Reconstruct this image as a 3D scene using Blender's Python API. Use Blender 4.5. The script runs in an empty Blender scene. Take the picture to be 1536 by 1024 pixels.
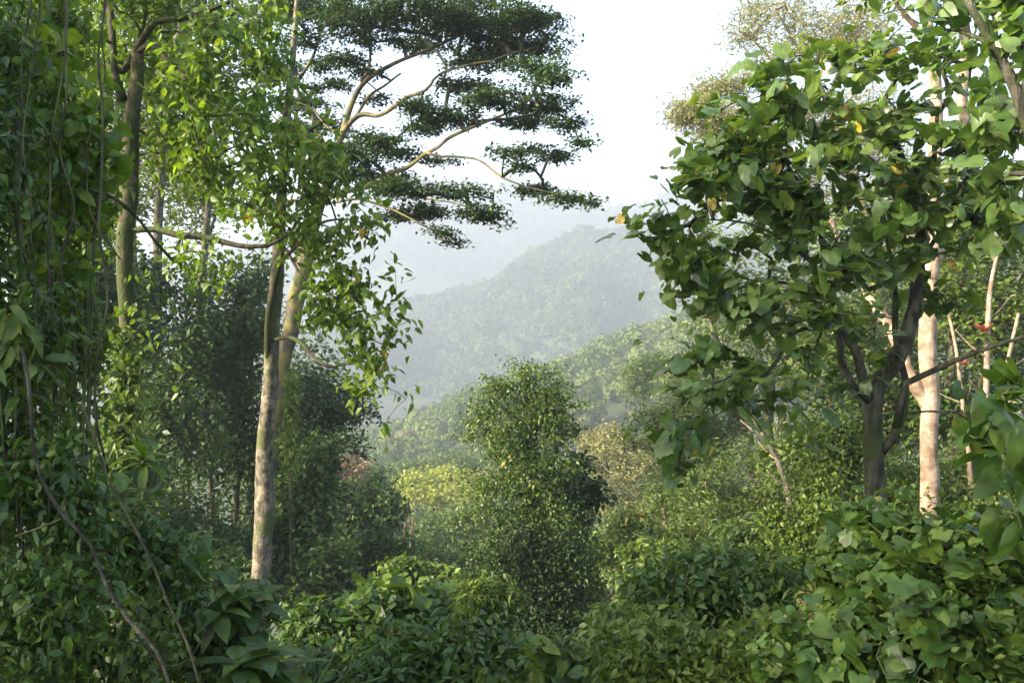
import bpy, math, random
import numpy as np

rng = np.random.default_rng(11)
random.seed(11)
scene = bpy.context.scene
COL = scene.collection
FPX, CX, CY = 1280.0, 768.0, 512.0

def P(px, py, Y):
    return np.array([(px - CX) / FPX * Y, Y, (CY - py) / FPX * Y])

def nrm(v):
    return v / np.maximum(np.linalg.norm(v, axis=-1, keepdims=True), 1e-9)

# ------------------------------------------------------------------ terrain
_TY = np.array([-80, -20, 0, 5, 10, 20, 40, 80, 150, 250, 400, 2000.])
_TZ = np.array([-1, -2.2, -3.2, -4.0, -5.4, -9, -17, -29, -39, -44, -46, -46.])
_HX = np.array([-400, -120, -49, 0, 54, 150, 300, 500.])
_HZ = np.array([0, 0, 4, 28, 46, 74, 95, 100.])

def terrain(x, y):
    x = np.asarray(x, float); y = np.asarray(y, float)
    z = np.interp(y, _TY, _TZ)
    near = np.clip(1 - (y - 30) / 60, 0, 1)
    z = z + near * (0.27 * np.clip(x - 2.0, 0, 40) + 0.16 * np.clip(-x - 3.0, 0, 40))
    g = np.exp(-((y - 300) / 90.0) ** 2)
    g = np.where(y > 300, np.exp(-((y - 300) / 140.0) ** 2), g)
    z = z + g * np.interp(x, _HX, _HZ)
    z = z + np.clip((y - 80) / 120, 0, 1) * (2.2 * np.sin(x * .043 + 1) * np.sin(y * .037) + 1.2 * np.sin(x * .11) * np.cos(y * .09 + .5))
    # ravine under the centre of the view
    return z

_H2X = np.array([-700, -300, -200, -116, -71, -10, 20, 45, 61, 100, 160, 260, 420, 700.])
_H2Z = np.array([-46, -30, -6, 16, 33, 52, 70, 82, 90, 92, 84, 92, 100, 90.])

S2, S3 = 1.45, 1.8
def hill2(x, y):
    return S2 * hill2_(np.asarray(x, float) / S2, np.asarray(y, float) / S2)

def hill2_(x, y):
    crest = np.interp(x, _H2X, _H2Z) + 3 * np.sin(x * .05) + 1.5 * np.sin(x * .13 + 1)
    t = np.clip((y - 430) / (700 - 430), 0, 1)
    t = np.where(y > 700, np.clip(1 - (y - 700) / 160, 0, 1), t)
    t = t * t * (3 - 2 * t) * .55 + t * .45
    gul = 12 * np.sin(x * .045 + y * .012) * np.sin(t * 3.1416) + 7 * np.sin(x * .09 - y * .02 + 2) * np.sin(t * 3.1416)
    return -48 + (crest + 48) * t + gul

_MX = np.array([-900, -420, -330, -220, -150, -60, -20, 30, 70, 120, 160, 205, 260, 400, 900.])
_MZ = np.array([70, 110, 125, 175, 205, 218, 214, 200, 186, 176, 182, 190, 205, 220, 200.])

def mount(x, y):
    return S3 * mount_(np.asarray(x, float) / S3, np.asarray(y, float) / S3)

def mount_(x, y):
    crest = .82 * np.interp(x * 1.2, _MX, _MZ) + 5 * np.sin(x * .04) + 3 * np.sin(x * .11 + 1)
    t = np.clip((y - 750) / (930 - 750), 0, 1)
    t = np.where(y > 930, np.clip(1 - (y - 930) / 120, 0, 1), t)
    gul = 14 * np.sin(x * .03 + y * .006) * np.sin(t * 3.1416)
    return -48 + (crest + 48) * t + gul

# ------------------------------------------------------------------ mesh building
class MB:
    def __init__(s):
        s.V, s.L, s.S, s.A, s.M = [], [], [], [], []
        s.n = 0; s.nl = 0
    def raw(s, v, loops, starts, tint, mat=0):
        s.V.append(v); s.L.append(loops + s.n); s.S.append(starts + s.nl)
        s.A.append(np.broadcast_to(np.asarray(tint, float), (len(v),)))
        s.M.append(np.full(len(starts), mat, np.int32))
        s.n += len(v); s.nl += len(loops)
    def inst(s, tm, pos, R, scale, tint, mat=0):
        tv, tl, ts = tm
        N = len(pos)
        if N == 0: return
        sc = np.asarray(scale, float)
        if sc.ndim == 1: sc = np.repeat(sc[:, None], 3, 1)
        v = tv[None] * sc[:, None, :]
        v = np.einsum('nij,nkj->nki', R, v) + pos[:, None]
        m = len(tv)
        loops = (tl[None] + (np.arange(N) * m)[:, None]).ravel()
        starts = (ts[None] + (np.arange(N) * len(tl))[:, None]).ravel()
        s.raw(v.reshape(-1, 3), loops, starts, np.repeat(tint, m), mat)
    def tube(s, pts, rad, sides=6, tint=.5, mat=0, rough=0.0, cap=True):
        pts = np.asarray(pts, float); n = len(pts)
        rad = np.broadcast_to(np.asarray(rad, float), (n,))
        t = np.gradient(pts, axis=0); t = nrm(t)
        ref = np.array([0.31, 0.95, 0.05]) if abs(t[0][2]) > .6 else np.array([0.05, .1, 1.0])
        u = nrm(np.cross(t, ref)); w = np.cross(t, u)
        a = np.linspace(0, 2 * np.pi, sides, endpoint=False)
        r = rad[:, None] * np.ones((1, sides))
        if rough > 0:
            ph = rng.uniform(0, 6, 3)
            k = np.arange(n)[:, None] * .35
            r = r * (1 + rough * (np.sin(a * 2 + ph[0] + k * .7) + .6 * np.sin(a * 3 + ph[1] - k * 1.3) + .5 * rng.normal(0, 1, (n, sides))))
        v = pts[:, None] + r[..., None] * (np.cos(a)[None, :, None] * u[:, None] + np.sin(a)[None, :, None] * w[:, None])
        v = v.reshape(-1, 3)
        i = np.arange(n - 1)[:, None] * sides; j = np.arange(sides)[None]
        j2 = (j + 1) % sides
        q = np.stack([i + j, i + j2, i + sides + j2, i + sides + j], -1).reshape(-1)
        st = np.arange((n - 1) * sides) * 4
        if cap:
            q = np.concatenate([q, (n - 1) * sides + np.arange(sides), np.arange(sides)[::-1]])
            st = np.concatenate([st, [(n - 1) * sides * 4, (n - 1) * sides * 4 + sides]])
        s.raw(v, q, st, tint, mat)
    def build(s, name, mats, parent=None, base=None, smooth=True):
        V = np.concatenate(s.V); L = np.concatenate(s.L); S = np.concatenate(s.S)
        if base is not None: V = V - np.asarray(base)[None]
        me = bpy.data.meshes.new(name)
        me.vertices.add(len(V)); me.vertices.foreach_set('co', V.astype(np.float32).ravel())
        me.loops.add(len(L)); me.loops.foreach_set('vertex_index', L.astype(np.int32))
        me.polygons.add(len(S)); me.polygons.foreach_set('loop_start', S.astype(np.int32))
        me.polygons.foreach_set('material_index', np.concatenate(s.M))
        me.polygons.foreach_set('use_smooth', np.full(len(S), smooth))
        at = me.attributes.new('tint', 'FLOAT', 'POINT')
        at.data.foreach_set('value', np.concatenate(s.A).astype(np.float32))
        me.update(calc_edges=True)
        for m in (mats if isinstance(mats, (list, tuple)) else [mats]): me.materials.append(m)
        o = bpy.data.objects.new(name, me); COL.objects.link(o)
        if parent is not None: o.parent = parent
        elif base is not None: o.location = base
        return o

def tag(o, label=None, cat=None, group=None, kind=None):
    if label: o['label'] = label
    if cat: o['category'] = cat
    if group: o['group'] = group
    if kind: o['kind'] = kind
    return o

def empty(name, loc, label, cat, group=None):
    o = bpy.data.objects.new(name, None); COL.objects.link(o); o.location = loc
    o.empty_display_size = .2
    return tag(o, label, cat, group)

# ------------------------------------------------------------------ leaf templates (length 1 along +x, y across, z normal)
def tm(verts, faces):
    v = np.array(verts, float)
    l = np.array([i for f in faces for i in f], np.int64)
    st = np.cumsum([0] + [len(f) for f in faces[:-1]])
    return v, l, np.array(st, np.int64)

def blade(width, prof, droop, fold, lenseg=None):
    n = len(prof); xs = np.linspace(0, 1, n) if lenseg is None else np.array(lenseg)
    V = []
    for x, w in zip(xs, prof):
        z = -droop * x * x
        V += [(x, -w * width, z + fold * w * width), (x, 0, z), (x, w * width, z + fold * w * width)]
    F = []
    for i in range(n - 1):
        a = i * 3
        F += [(a, a + 3, a + 4, a + 1), (a + 1, a + 4, a + 5, a + 2)]
    return tm(V, F)

T_SMALL = tm([(0, 0, 0), (.5, -.28, .06), (1, 0, -.08), (.5, .28, .06)], [(0, 1, 2), (0, 2, 3)])
T_NARROW = tm([(0, 0, 0), (.5, -.14, .03), (1, 0, -.1), (.5, .14, .03)], [(0, 1, 2), (0, 2, 3)])
T_OVATE = blade(.30, [.08, .95, .8, .03], .16, .25, [0, .3, .62, 1])
T_LANCE = blade(.16, [.1, .9, .9, .03], .25, .3, [0, .3, .65, 1])
T_STRAP = blade(.115, [.3, .7, 1, .98, .65, .04], .62, .35)
T_HEART = tm([(0, 0, 0), (-.16, -.2, .03), (.0, -.42, .05), (.3, -.48, .03), (.62, -.32, -.03), (1.0, 0, -.2), (.62, .32, -.03), (.3, .48, .03), (.0, .42, .05), (-.16, .2, .03), (.3, 0, -.045), (.62, 0, -.10)],
            [(0, 1, 2, 10), (10, 2, 3), (10, 3, 4, 11), (11, 4, 5), (11, 5, 6), (10, 11, 6, 7), (10, 7, 8), (0, 10, 8, 9)])
T_HEART2 = (T_HEART[0] * np.array([1, .86, 1.0]) + np.stack([np.zeros(12), .16 * T_HEART[0][:, 0] ** 2, .9 * np.abs(T_HEART[0][:, 1]) ** 1.5 - .22 * T_HEART[0][:, 0] ** 2], -1), T_HEART[1], T_HEART[2])

def ringleaf(angs, rs, cup, wave, nw, tipdrop):
    half = [(math.radians(q), r) for q, r in zip(angs, rs)]
    full = [(-q, r) for q, r in half] + [(0, 1.0)] + [(q, r) for q, r in half[::-1]]
    V = [(0.05, 0, -.05)]; m = len(full)
    for f in (.55, 1.0):
        for q, r in full:
            rr = r * f; x, y = rr * math.cos(q), rr * math.sin(q)
            V.append((x, y, -cup * rr * rr + wave * f * f * math.cos(q * nw) - tipdrop * max(0, x) ** 2 - .05 * math.exp(-(y / .12) ** 2)))
    F = []
    for i in range(1, m): F += [(0, i, i + 1), (i, i + m, i + m + 1, i + 1)]
    return tm(V, F)

def lobed():
    return ringleaf([140, 118, 100, 84, 70, 58, 48, 38, 28, 18, 8], [.34, .46, .56, .66, .63, .58, .68, .80, .77, .80, .92], .10, .07, 5, .12)
T_ROUND = ringleaf([150, 125, 100, 78, 56, 36, 17], [.34, .52, .58, .63, .72, .80, .86], .10, .05, 4, .16)
T_ROUND2 = ringleaf([150, 125, 100, 78, 56, 36, 17], [.30, .46, .56, .60, .62, .76, .88], .32, .10, 3, .30)
T_LOBED = lobed()
T_CARD = tm([(0, 0, .0), (.35, -.42, -.08), (.95, -.3, -.2), (1.15, .12, -.28), (.7, .5, -.16)], [(0, 1, 2, 3, 4)])

def frames(d, n):
    d = nrm(d); n = nrm(n - np.sum(n * d, 1, keepdims=True) * d)
    s = np.cross(n, d)
    return np.stack([d, s, n], -1)

# ------------------------------------------------------------------ materials
def mat_new(name):
    m = bpy.data.materials.new(name); m.use_nodes = True
    nt = m.node_tree; nt.nodes.clear()
    out = nt.nodes.new('ShaderNodeOutputMaterial')
    return m, nt, out

def leaf_mat(name, dark, mid, light, rough=.45, trans=.34, spec=.4, tcol=(1.25, 1.3, .55), mottle=11, spots=0):
    m, nt, out = mat_new(name)
    at = nt.nodes.new('ShaderNodeAttribute'); at.attribute_name = 'tint'
    rp = nt.nodes.new('ShaderNodeValToRGB'); nt.links.new(at.outputs['Fac'], rp.inputs[0])
    e = rp.color_ramp.elements
    e[0].position, e[0].color = 0.0, (*dark, 1)
    e[1].position, e[1].color = 1.0, (*light, 1)
    k = e.new(.5); k.color = (*mid, 1)
    tc = nt.nodes.new('ShaderNodeTexCoord')
    nz = nt.nodes.new('ShaderNodeTexNoise'); nz.inputs['Scale'].default_value = mottle; nz.inputs['Detail'].default_value = 3
    nt.links.new(tc.outputs['Object'], nz.inputs['Vector'])
    hs = nt.nodes.new('ShaderNodeHueSaturation')
    mr = nt.nodes.new('ShaderNodeMapRange'); mr.inputs[1].default_value = .3; mr.inputs[2].default_value = .7; mr.inputs[3].default_value = .65; mr.inputs[4].default_value = 1.35
    nt.links.new(nz.outputs['Fac'], mr.inputs[0]); nt.links.new(mr.outputs[0], hs.inputs['Value'])
    nt.links.new(rp.outputs[0], hs.inputs['Color'])
    lc = hs.outputs[0]
    if spots > 0:
        n5 = nt.nodes.new('ShaderNodeTexNoise'); n5.inputs['Scale'].default_value = 19; n5.inputs['Detail'].default_value = 5
        nt.links.new(tc.outputs['Object'], n5.inputs['Vector'])
        m5 = nt.nodes.new('ShaderNodeMapRange'); m5.inputs[1].default_value = .64 - .1 * spots; m5.inputs[2].default_value = .72 - .1 * spots; m5.inputs[4].default_value = .8
        nt.links.new(n5.outputs['Fac'], m5.inputs[0])
        x5 = nt.nodes.new('ShaderNodeMix'); x5.data_type = 'RGBA'
        nt.links.new(m5.outputs[0], x5.inputs[0]); nt.links.new(lc, x5.inputs[6]); x5.inputs[7].default_value = (.10, .075, .02, 1)
        lc = x5.outputs[2]
    pr = nt.nodes.new('ShaderNodeBsdfPrincipled')
    pr.inputs['Roughness'].default_value = rough
    pr.inputs['Specular IOR Level'].default_value = spec
    nt.links.new(lc, pr.inputs['Base Color'])
    tr = nt.nodes.new('ShaderNodeBsdfTranslucent')
    mx = nt.nodes.new('ShaderNodeMix'); mx.data_type = 'RGBA'; mx.blend_type = 'MULTIPLY'; mx.inputs[0].default_value = 1
    nt.links.new(lc, mx.inputs[6]); mx.inputs[7].default_value = (*tcol, 1)
    nt.links.new(mx.outputs[2], tr.inputs['Color'])
    ms = nt.nodes.new('ShaderNodeMixShader'); ms.inputs[0].default_value = trans
    nt.links.new(pr.outputs[0], ms.inputs[1]); nt.links.new(tr.outputs[0], ms.inputs[2])
    nt.links.new(ms.outputs[0], out.inputs['Surface'])
    return m

def bark_mat(name, c1, c2, moss=None, moss_amt=.5, band=0.0, scale=6.0, bump=.5, zs=.35):
    m, nt, out = mat_new(name)
    tc = nt.nodes.new('ShaderNodeTexCoord')
    mp = nt.nodes.new('ShaderNodeMapping'); mp.inputs['Scale'].default_value = (1, 1, zs)
    nt.links.new(tc.outputs['Object'], mp.inputs[0])
    n1 = nt.nodes.new('ShaderNodeTexNoise'); n1.inputs['Scale'].default_value = scale; n1.inputs['Detail'].default_value = 6
    n1.inputs['Roughness'].default_value = .65
    nt.links.new(mp.outputs[0], n1.inputs['Vector'])
    rp = nt.nodes.new('ShaderNodeValToRGB'); nt.links.new(n1.outputs['Fac'], rp.inputs[0])
    rp.color_ramp.elements[0].position = .42; rp.color_ramp.elements[0].color = (*c1, 1)
    rp.color_ramp.elements[1].position = .60; rp.color_ramp.elements[1].color = (*c2, 1)
    col = rp.outputs[0]
    if band > 0:
        mp2 = nt.nodes.new('ShaderNodeMapping'); mp2.inputs['Scale'].default_value = (2.2, 2.2, 5)
        nt.links.new(tc.outputs['Object'], mp2.inputs[0])
        n3 = nt.nodes.new('ShaderNodeTexNoise'); n3.inputs['Scale'].default_value = 3; n3.inputs['Detail'].default_value = 4
        nt.links.new(mp2.outputs[0], n3.inputs['Vector'])
        r3 = nt.nodes.new('ShaderNodeValToRGB'); r3.color_ramp.elements[0].position = .52; r3.color_ramp.elements[1].position = .66
        r3.color_ramp.elements[0].color = (0, 0, 0, 1); r3.color_ramp.elements[1].color = (band, band, band, 1)
        nt.links.new(n3.outputs['Fac'], r3.inputs[0])
        mb = nt.nodes.new('ShaderNodeMix'); mb.data_type = 'RGBA'
        nt.links.new(r3.outputs[0], mb.inputs[0]); nt.links.new(col, mb.inputs[6]); mb.inputs[7].default_value = (*(np.array(c1) * .45), 1)
        col = mb.outputs[2]
    if moss is not None:
        n2 = nt.nodes.new('ShaderNodeTexNoise'); n2.inputs['Scale'].default_value = 2.2; n2.inputs['Detail'].default_value = 5
        nt.links.new(tc.outputs['Object'], n2.inputs['Vector'])
        r2 = nt.nodes.new('ShaderNodeValToRGB')
        r2.color_ramp.elements[0].position = .62 - .3 * moss_amt; r2.color_ramp.elements[1].position = .74 - .3 * moss_amt
        nt.links.new(n2.outputs['Fac'], r2.inputs[0])
        mm = nt.nodes.new('ShaderNodeMix'); mm.data_type = 'RGBA'
        nt.links.new(r2.outputs[0], mm.inputs[0]); nt.links.new(col, mm.inputs[6]); mm.inputs[7].default_value = (*moss, 1)
        col = mm.outputs[2]
    pr = nt.nodes.new('ShaderNodeBsdfPrincipled'); pr.inputs['Roughness'].default_value = .85
    pr.inputs['Specular IOR Level'].default_value = .2
    nt.links.new(col, pr.inputs['Base Color'])
    bp = nt.nodes.new('ShaderNodeBump'); bp.inputs['Strength'].default_value = bump; bp.inputs['Distance'].default_value = .02
    n4 = nt.nodes.new('ShaderNodeTexNoise'); n4.inputs['Scale'].default_value = scale * 4; n4.inputs['Detail'].default_value = 4
    nt.links.new(mp.outputs[0], n4.inputs['Vector']); nt.links.new(n4.outputs['Fac'], bp.inputs['Height'])
    nt.links.new(bp.outputs[0], pr.inputs['Normal'])
    nt.links.new(pr.outputs[0], out.inputs['Surface'])
    return m

def soil_mat(name, c1, c2, scale):
    m, nt, out = mat_new(name)
    tc = nt.nodes.new('ShaderNodeTexCoord')
    n1 = nt.nodes.new('ShaderNodeTexNoise'); n1.inputs['Scale'].default_value = scale; n1.inputs['Detail'].default_value = 8
    nt.links.new(tc.outputs['Object'], n1.inputs['Vector'])
    rp = nt.nodes.new('ShaderNodeValToRGB'); nt.links.new(n1.outputs['Fac'], rp.inputs[0])
    rp.color_ramp.elements[0].position = .3; rp.color_ramp.elements[0].color = (*c1, 1)
    rp.color_ramp.elements[1].position = .7; rp.color_ramp.elements[1].color = (*c2, 1)
    pr = nt.nodes.new('ShaderNodeBsdfPrincipled'); pr.inputs['Roughness'].default_value = .95
    nt.links.new(rp.outputs[0], pr.inputs['Base Color']); nt.links.new(pr.outputs[0], out.inputs['Surface'])
    return m

LM = dict(
    bright=leaf_mat('bright_leaf', (.045, .085, .008), (.090, .155, .014), (.165, .22, .025), trans=.48, spec=.3),
    big=leaf_mat('broad_heart_leaf', (.040, .080, .016), (.076, .136, .026), (.14, .195, .038), rough=.36, trans=.42, spec=.5, spots=.35),
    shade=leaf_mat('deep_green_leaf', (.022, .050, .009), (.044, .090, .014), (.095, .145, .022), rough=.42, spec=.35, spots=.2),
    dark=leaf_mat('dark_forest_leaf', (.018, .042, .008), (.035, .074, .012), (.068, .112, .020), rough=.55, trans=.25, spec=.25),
    painted_shade=leaf_mat('shade_darkened_leaf', (.010, .022, .006), (.018, .038, .008), (.034, .060, .012), rough=.6, trans=.15, spec=.2),  # darker leaf green: shade at the tower foot put into the colour
    flat=leaf_mat('flat_crown_leaf', (.016, .038, .010), (.028, .058, .014), (.060, .098, .018), rough=.55, trans=.28, spec=.25),
    vine=leaf_mat('vine_leaf', (.036, .062, .009), (.070, .112, .014), (.130, .165, .022), trans=.36, spec=.3),
    mid=leaf_mat('mid_green_leaf', (.038, .070, .012), (.078, .125, .018), (.135, .172, .028), trans=.36, spec=.3),
    olive=leaf_mat('olive_feather_leaf', (.13, .145, .05), (.21, .215, .08), (.31, .295, .125), rough=.6, trans=.4, tcol=(1.15, 1.1, .7)),
    lime=leaf_mat('yellow_green_leaf', (.16, .20, .018), (.25, .28, .022), (.33, .33, .04), trans=.4, mottle=3),
    rust=leaf_mat('rusty_leaf', (.14, .085, .04), (.20, .13, .055), (.24, .18, .07), rough=.6, trans=.3, tcol=(1.1, 1, .7)),
    far=leaf_mat('far_forest_leaf', (.046, .078, .018), (.105, .150, .028), (.185, .215, .045), rough=.6, trans=.25, spec=.15, mottle=.6),
    wood=leaf_mat('hill_forest_leaf', (.032, .058, .018), (.062, .096, .026), (.11, .145, .038), rough=.6, trans=.2, spec=.15, mottle=.3),
    yellow=leaf_mat('yellowing_leaf', (.26, .15, .03), (.40, .29, .035), (.34, .34, .06), trans=.4, tcol=(1.1, 1, .6), mottle=22, spots=1.2),
    red=leaf_mat('red_bract', (.26, .06, .04), (.40, .11, .07), (.42, .2, .1), trans=.3, tcol=(1.1, .8, .6)),
    brown=leaf_mat('dead_brown_leaf', (.020, .014, .008), (.042, .027, .014), (.08, .05, .026), rough=.85, trans=.1, tcol=(1, .8, .5), spec=.1),
)
BM = dict(
    mossy=bark_mat('mossy_bark', (.05, .042, .024), (.13, .105, .055), (.035, .048, .012), .6, scale=9, bump=1.0, zs=.7),
    darkmoss=bark_mat('dark_mossy_bark', (.022, .02, .012), (.06, .052, .03), (.035, .045, .012), .55, scale=10, bump=.8),
    pale=bark_mat('pale_ringed_bark', (.05, .044, .03), (.20, .172, .125), (.07, .08, .03), .42, band=.45, scale=7, bump=1.0, zs=.8),
    lichen=bark_mat('lichen_gold_bark', (.045, .04, .028), (.10, .088, .06), (.15, .13, .042), .5, scale=4),
    pink=bark_mat('smooth_pink_bark', (.15, .105, .07), (.35, .265, .19), None, 0, band=.4, scale=5, bump=.7, zs=.7),
    grey=bark_mat('grey_brown_bark', (.018, .017, .011), (.085, .080, .058), (.035, .045, .014), .45, scale=11, bump=.9),
    darkb=bark_mat('dark_bark', (.030, .026, .020), (.075, .062, .045), (.045, .06, .02), .4, scale=6),
    liana=bark_mat('liana_bark', (.022, .02, .012), (.06, .054, .03), (.07, .09, .03), .45, scale=14),
    dry=bark_mat('bare_pinkish_bark', (.20, .135, .09), (.29, .20, .14), None, 0, scale=3),
    stem=bark_mat('green_stem', (.05, .08, .025), (.09, .12, .04), None, 0, scale=9),
)

# ------------------------------------------------------------------ curves and growth
def smooth(pts, rad, step):
    pts = np.asarray(pts, float); rad = np.asarray(rad, float)
    if len(pts) == 2:
        n = max(2, int(np.linalg.norm(pts[1] - pts[0]) / step) + 1)
        t = np.linspace(0, 1, n)[:, None]
        return pts[0] + (pts[1] - pts[0]) * t, np.interp(t[:, 0], [0, 1], rad)
    ext = np.vstack([2 * pts[0] - pts[1], pts, 2 * pts[-1] - pts[-2]])
    op, orr = [], []
    for i in range(len(pts) - 1):
        p0, p1, p2, p3 = ext[i:i + 4]
        n = max(1, int(np.linalg.norm(p2 - p1) / step))
        t = np.linspace(0, 1, n, endpoint=False)[:, None]
        op.append(.5 * ((2 * p1) + (-p0 + p2) * t + (2 * p0 - 5 * p1 + 4 * p2 - p3) * t ** 2 + (-p0 + 3 * p1 - 3 * p2 + p3) * t ** 3))
        orr.append(rad[i] + (rad[i + 1] - rad[i]) * t[:, 0])
    op.append(pts[-1:]); orr.append(rad[-1:])
    return np.vstack(op), np.concatenate(orr)

def gnarl(p, r, amt):
    n = len(p)
    if n < 5: return p
    z = rng.normal(0, 1, (n + 12, 3)); k = np.hanning(9); k /= np.sqrt((k ** 2).sum())
    z = np.stack([np.convolve(z[:, i], k, 'same') for i in range(3)], -1)[6:-6]
    e = np.minimum(np.arange(n) / 4.0, 1)[:, None]
    return p + z * r[:, None] * amt * e

def px_path(lst, wob=0.0):
    """list of (px, py, Y, radius_px) -> world points and radii"""
    pts = np.array([P(a[0], a[1], a[2]) for a in lst])
    rad = np.array([a[3] / FPX * a[2] for a in lst])
    return pts, rad

def clump_pts(cl, n, shell=.45):
    """cl rows: px, py, Y, rx_px, ry_px [, ry_depth_m [, weight]] -> n points in the ellipsoids"""
    W = np.array([(c[6] if len(c) > 6 else 1.0) * c[3] * c[4] for c in cl], float); W /= W.sum()
    cnt = rng.multinomial(n, W)
    out = []
    for c, k in zip(cl, cnt):
        ctr = P(c[0], c[1], c[2])
        rx, rz = c[3] / FPX * c[2], c[4] / FPX * c[2]
        ry = c[5] if len(c) > 5 and c[5] else .85 * rx
        d = nrm(rng.normal(size=(k, 3))) * (rng.uniform(0, 1, (k, 1)) ** shell) * np.where(rng.uniform(0, 1, (k, 1)) < .2, rng.uniform(1, 1.45, (k, 1)), 1)
        out.append(ctr + d * np.array([rx, ry, rz]))
    return np.vstack(out)

def grow(limbs, targets, tip, sag=.12, step=.25, rmax=None):
    """connect target points to the limbs by branching twigs; returns twig paths with radii"""
    pos, rad = [], []
    for p, r in limbs:
        pos.append(p); rad.append(r)
    pos = np.vstack(pos); lr = np.concatenate(rad)
    nbase = len(pos)
    parent = list(range(nbase)); parent = [-1] * nbase
    cap = nbase + len(targets) * 4
    A = np.zeros((cap, 3)); A[:nbase] = pos; n = nbase
    d0 = np.array([np.min(np.sum((pos - t) ** 2, 1)) for t in targets])
    order = np.argsort(d0)
    paths = []
    for ti in order:
        t = targets[ti]
        dv = A[:n] - t
        dist = np.sqrt(np.sum(dv ** 2, 1)) + np.maximum(dv[:, 2], 0) * .35
        j = int(np.argmin(dist)); p0 = A[j]
        L = np.linalg.norm(t - p0)
        mid = (p0 + t) / 2 + np.array([0, 0, sag * L]) + rng.normal(0, .07 * L, 3)
        ids = [j]
        for s in (.33, .66, 1.0):
            q = (1 - s) ** 2 * p0 + 2 * s * (1 - s) * mid + s * s * t
            A[n] = q; parent.append(ids[-1]); ids.append(n); n += 1
        paths.append((ti, ids))
    cnt = np.zeros(n)
    for ti, ids in paths: cnt[ids[-1]] += 1
    for i in range(n - 1, nbase - 1, -1): cnt[parent[i]] += cnt[i] if parent[i] >= 0 else 0
    res = []; ends = np.zeros((len(targets), 3)); dirs = np.zeros((len(targets), 3))
    for ti, ids in paths:
        r = tip * np.maximum(cnt[ids], 1) ** .42
        r[0] = r[1]
        if rmax: r = np.minimum(r, rmax)
        res.append((A[ids], r)); ends[ti] = A[ids[-1]]; dirs[ti] = A[ids[-1]] - A[ids[-2]]
    return res, ends, nrm(dirs + 1e-6)

def leaf_sprays(mb, ends, dirs, per, spread, tmpl, size, droop, flat=.8, tint=(0, 1), back=.0, jit=.35, mat=0, outw=.5):
    """leaves round each twig end; tints vary by spray and by leaf"""
    N = len(ends)
    k = rng.poisson(per, N) + 1
    idx = np.repeat(np.arange(N), k); M = len(idx)
    e = ends[idx]; d = dirs[idx]
    pos = e + rng.normal(0, spread, (M, 3)) - d * rng.uniform(0, back, (M, 1))
    ld = nrm(rng.normal(size=(M, 3)) * np.array([1, 1, .5])) + outw * d + np.array([0, 0, -droop])
    nn = np.array([0, 0, flat]) + rng.normal(0, jit, (M, 3)) + .25 * d
    R = frames(ld, nn)
    s = rng.uniform(size[0], size[1], M); s = np.stack([s, s * rng.uniform(.72, 1.12, M), s * rng.uniform(.3, 2.2, M)], -1)
    base = rng.uniform(tint[0], tint[1], N)
    tt = np.clip(base[idx] * .5 + .5 * rng.uniform(tint[0], tint[1], M), 0, 1)
    mb.inst(tmpl, pos, R, s, tt, mat)

def crown_parts(root, base, leaf, paths, ends, dirs, part, bark, sides):
    first = None
    for spec in leaf:
        frac = spec.get('frac', 1.0)
        sel = np.arange(len(ends)) if frac >= 1 else rng.choice(len(ends), max(3, int(frac * len(ends))), replace=False)
        kw = {k: v for k, v in spec.items() if k not in ('m', 'frac', 'name', 'label')}
        mb = MB()
        if first is None and sides:
            for p, r in paths: mb.tube(p, r, sides, mat=1, cap=False)
        leaf_sprays(mb, ends[sel], dirs[sel], **kw)
        o = mb.build(spec.get('name', part), [LM[spec['m']], bark], root if first is None else first, base)
        if spec.get('label'): o['label'] = spec['label']
        first = first or o

def to_ground(pts, rad, flare=1.5):
    """continue a trunk path (given top to bottom or bottom to top: first point is lowest) down into the ground"""
    p0 = pts[0]; h = float(terrain(p0[0], p0[1])) - .15
    if p0[2] > h + .2:
        q = np.array([p0[0], p0[1], h]); m = (p0 + q) / 2
        pts = np.vstack([q, m, pts]); rad = np.concatenate([[rad[0] * flare], [rad[0] * (1 + (flare - 1) * .3)], rad])
    return pts, rad

def make_tree(name, label, cat, trunk, limbs, clumps, ncl, leaf, bark, group=None, tip=.006, sag=.12, shell=.45,
              extra=None, sides=10, rough=.05, limb_bark=None, twig_bark=None, flare=1.5, twig=True, limb_scale=1.0):
    """trunk: list of (px,py,Y,r_px) from the bottom up; limbs: list of such lists; leaf: list of (matname, leaf kwargs)"""
    tp, tr = px_path(trunk); tp, tr = to_ground(tp, tr, flare)
    base = tp[0].copy()
    root = empty(name, base, label, cat, group)
    sp, sr = smooth(tp, tr, .18)
    sp = gnarl(sp, sr, .12); sr = sr * (1 + .05 * np.convolve(rng.normal(0, 1, len(sr) + 4), [.3, .4, .5, .4, .3], 'valid'))
    skel = [(sp, sr)]
    mb = MB(); mb.tube(sp, sr, sides, rough=rough); mb.build('trunk', bark, root, base)
    for lb in limbs:
        lp, lr = px_path(lb); lp, lr = smooth(lp, lr, .15)
        lp = gnarl(lp, np.maximum(lr, .03), .55); lr = lr * (1 + .12 * np.convolve(rng.normal(0, 1, len(lr) + 4), [.3, .4, .5, .4, .3], 'valid')) * limb_scale
        skel.append((lp, lr))
        mb = MB(); mb.tube(lp, lr, max(6, sides - 3), rough=rough); mb.build('limb', limb_bark or bark, root, base)
    tg = clump_pts(clumps, ncl, shell)
    paths, ends, dirs = grow(skel, tg, tip, sag)
    crown_parts(root, base, leaf, paths, ends, dirs, 'crown', twig_bark or bark, 4 if twig else 0)
    if extra: extra(root, base, ends, dirs)
    return root

HAZE, SUN_DIR, SUN, SKY, EXPO = 0.00102, (-.86, -.34, .48), 2.9, .15, 2.6
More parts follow.
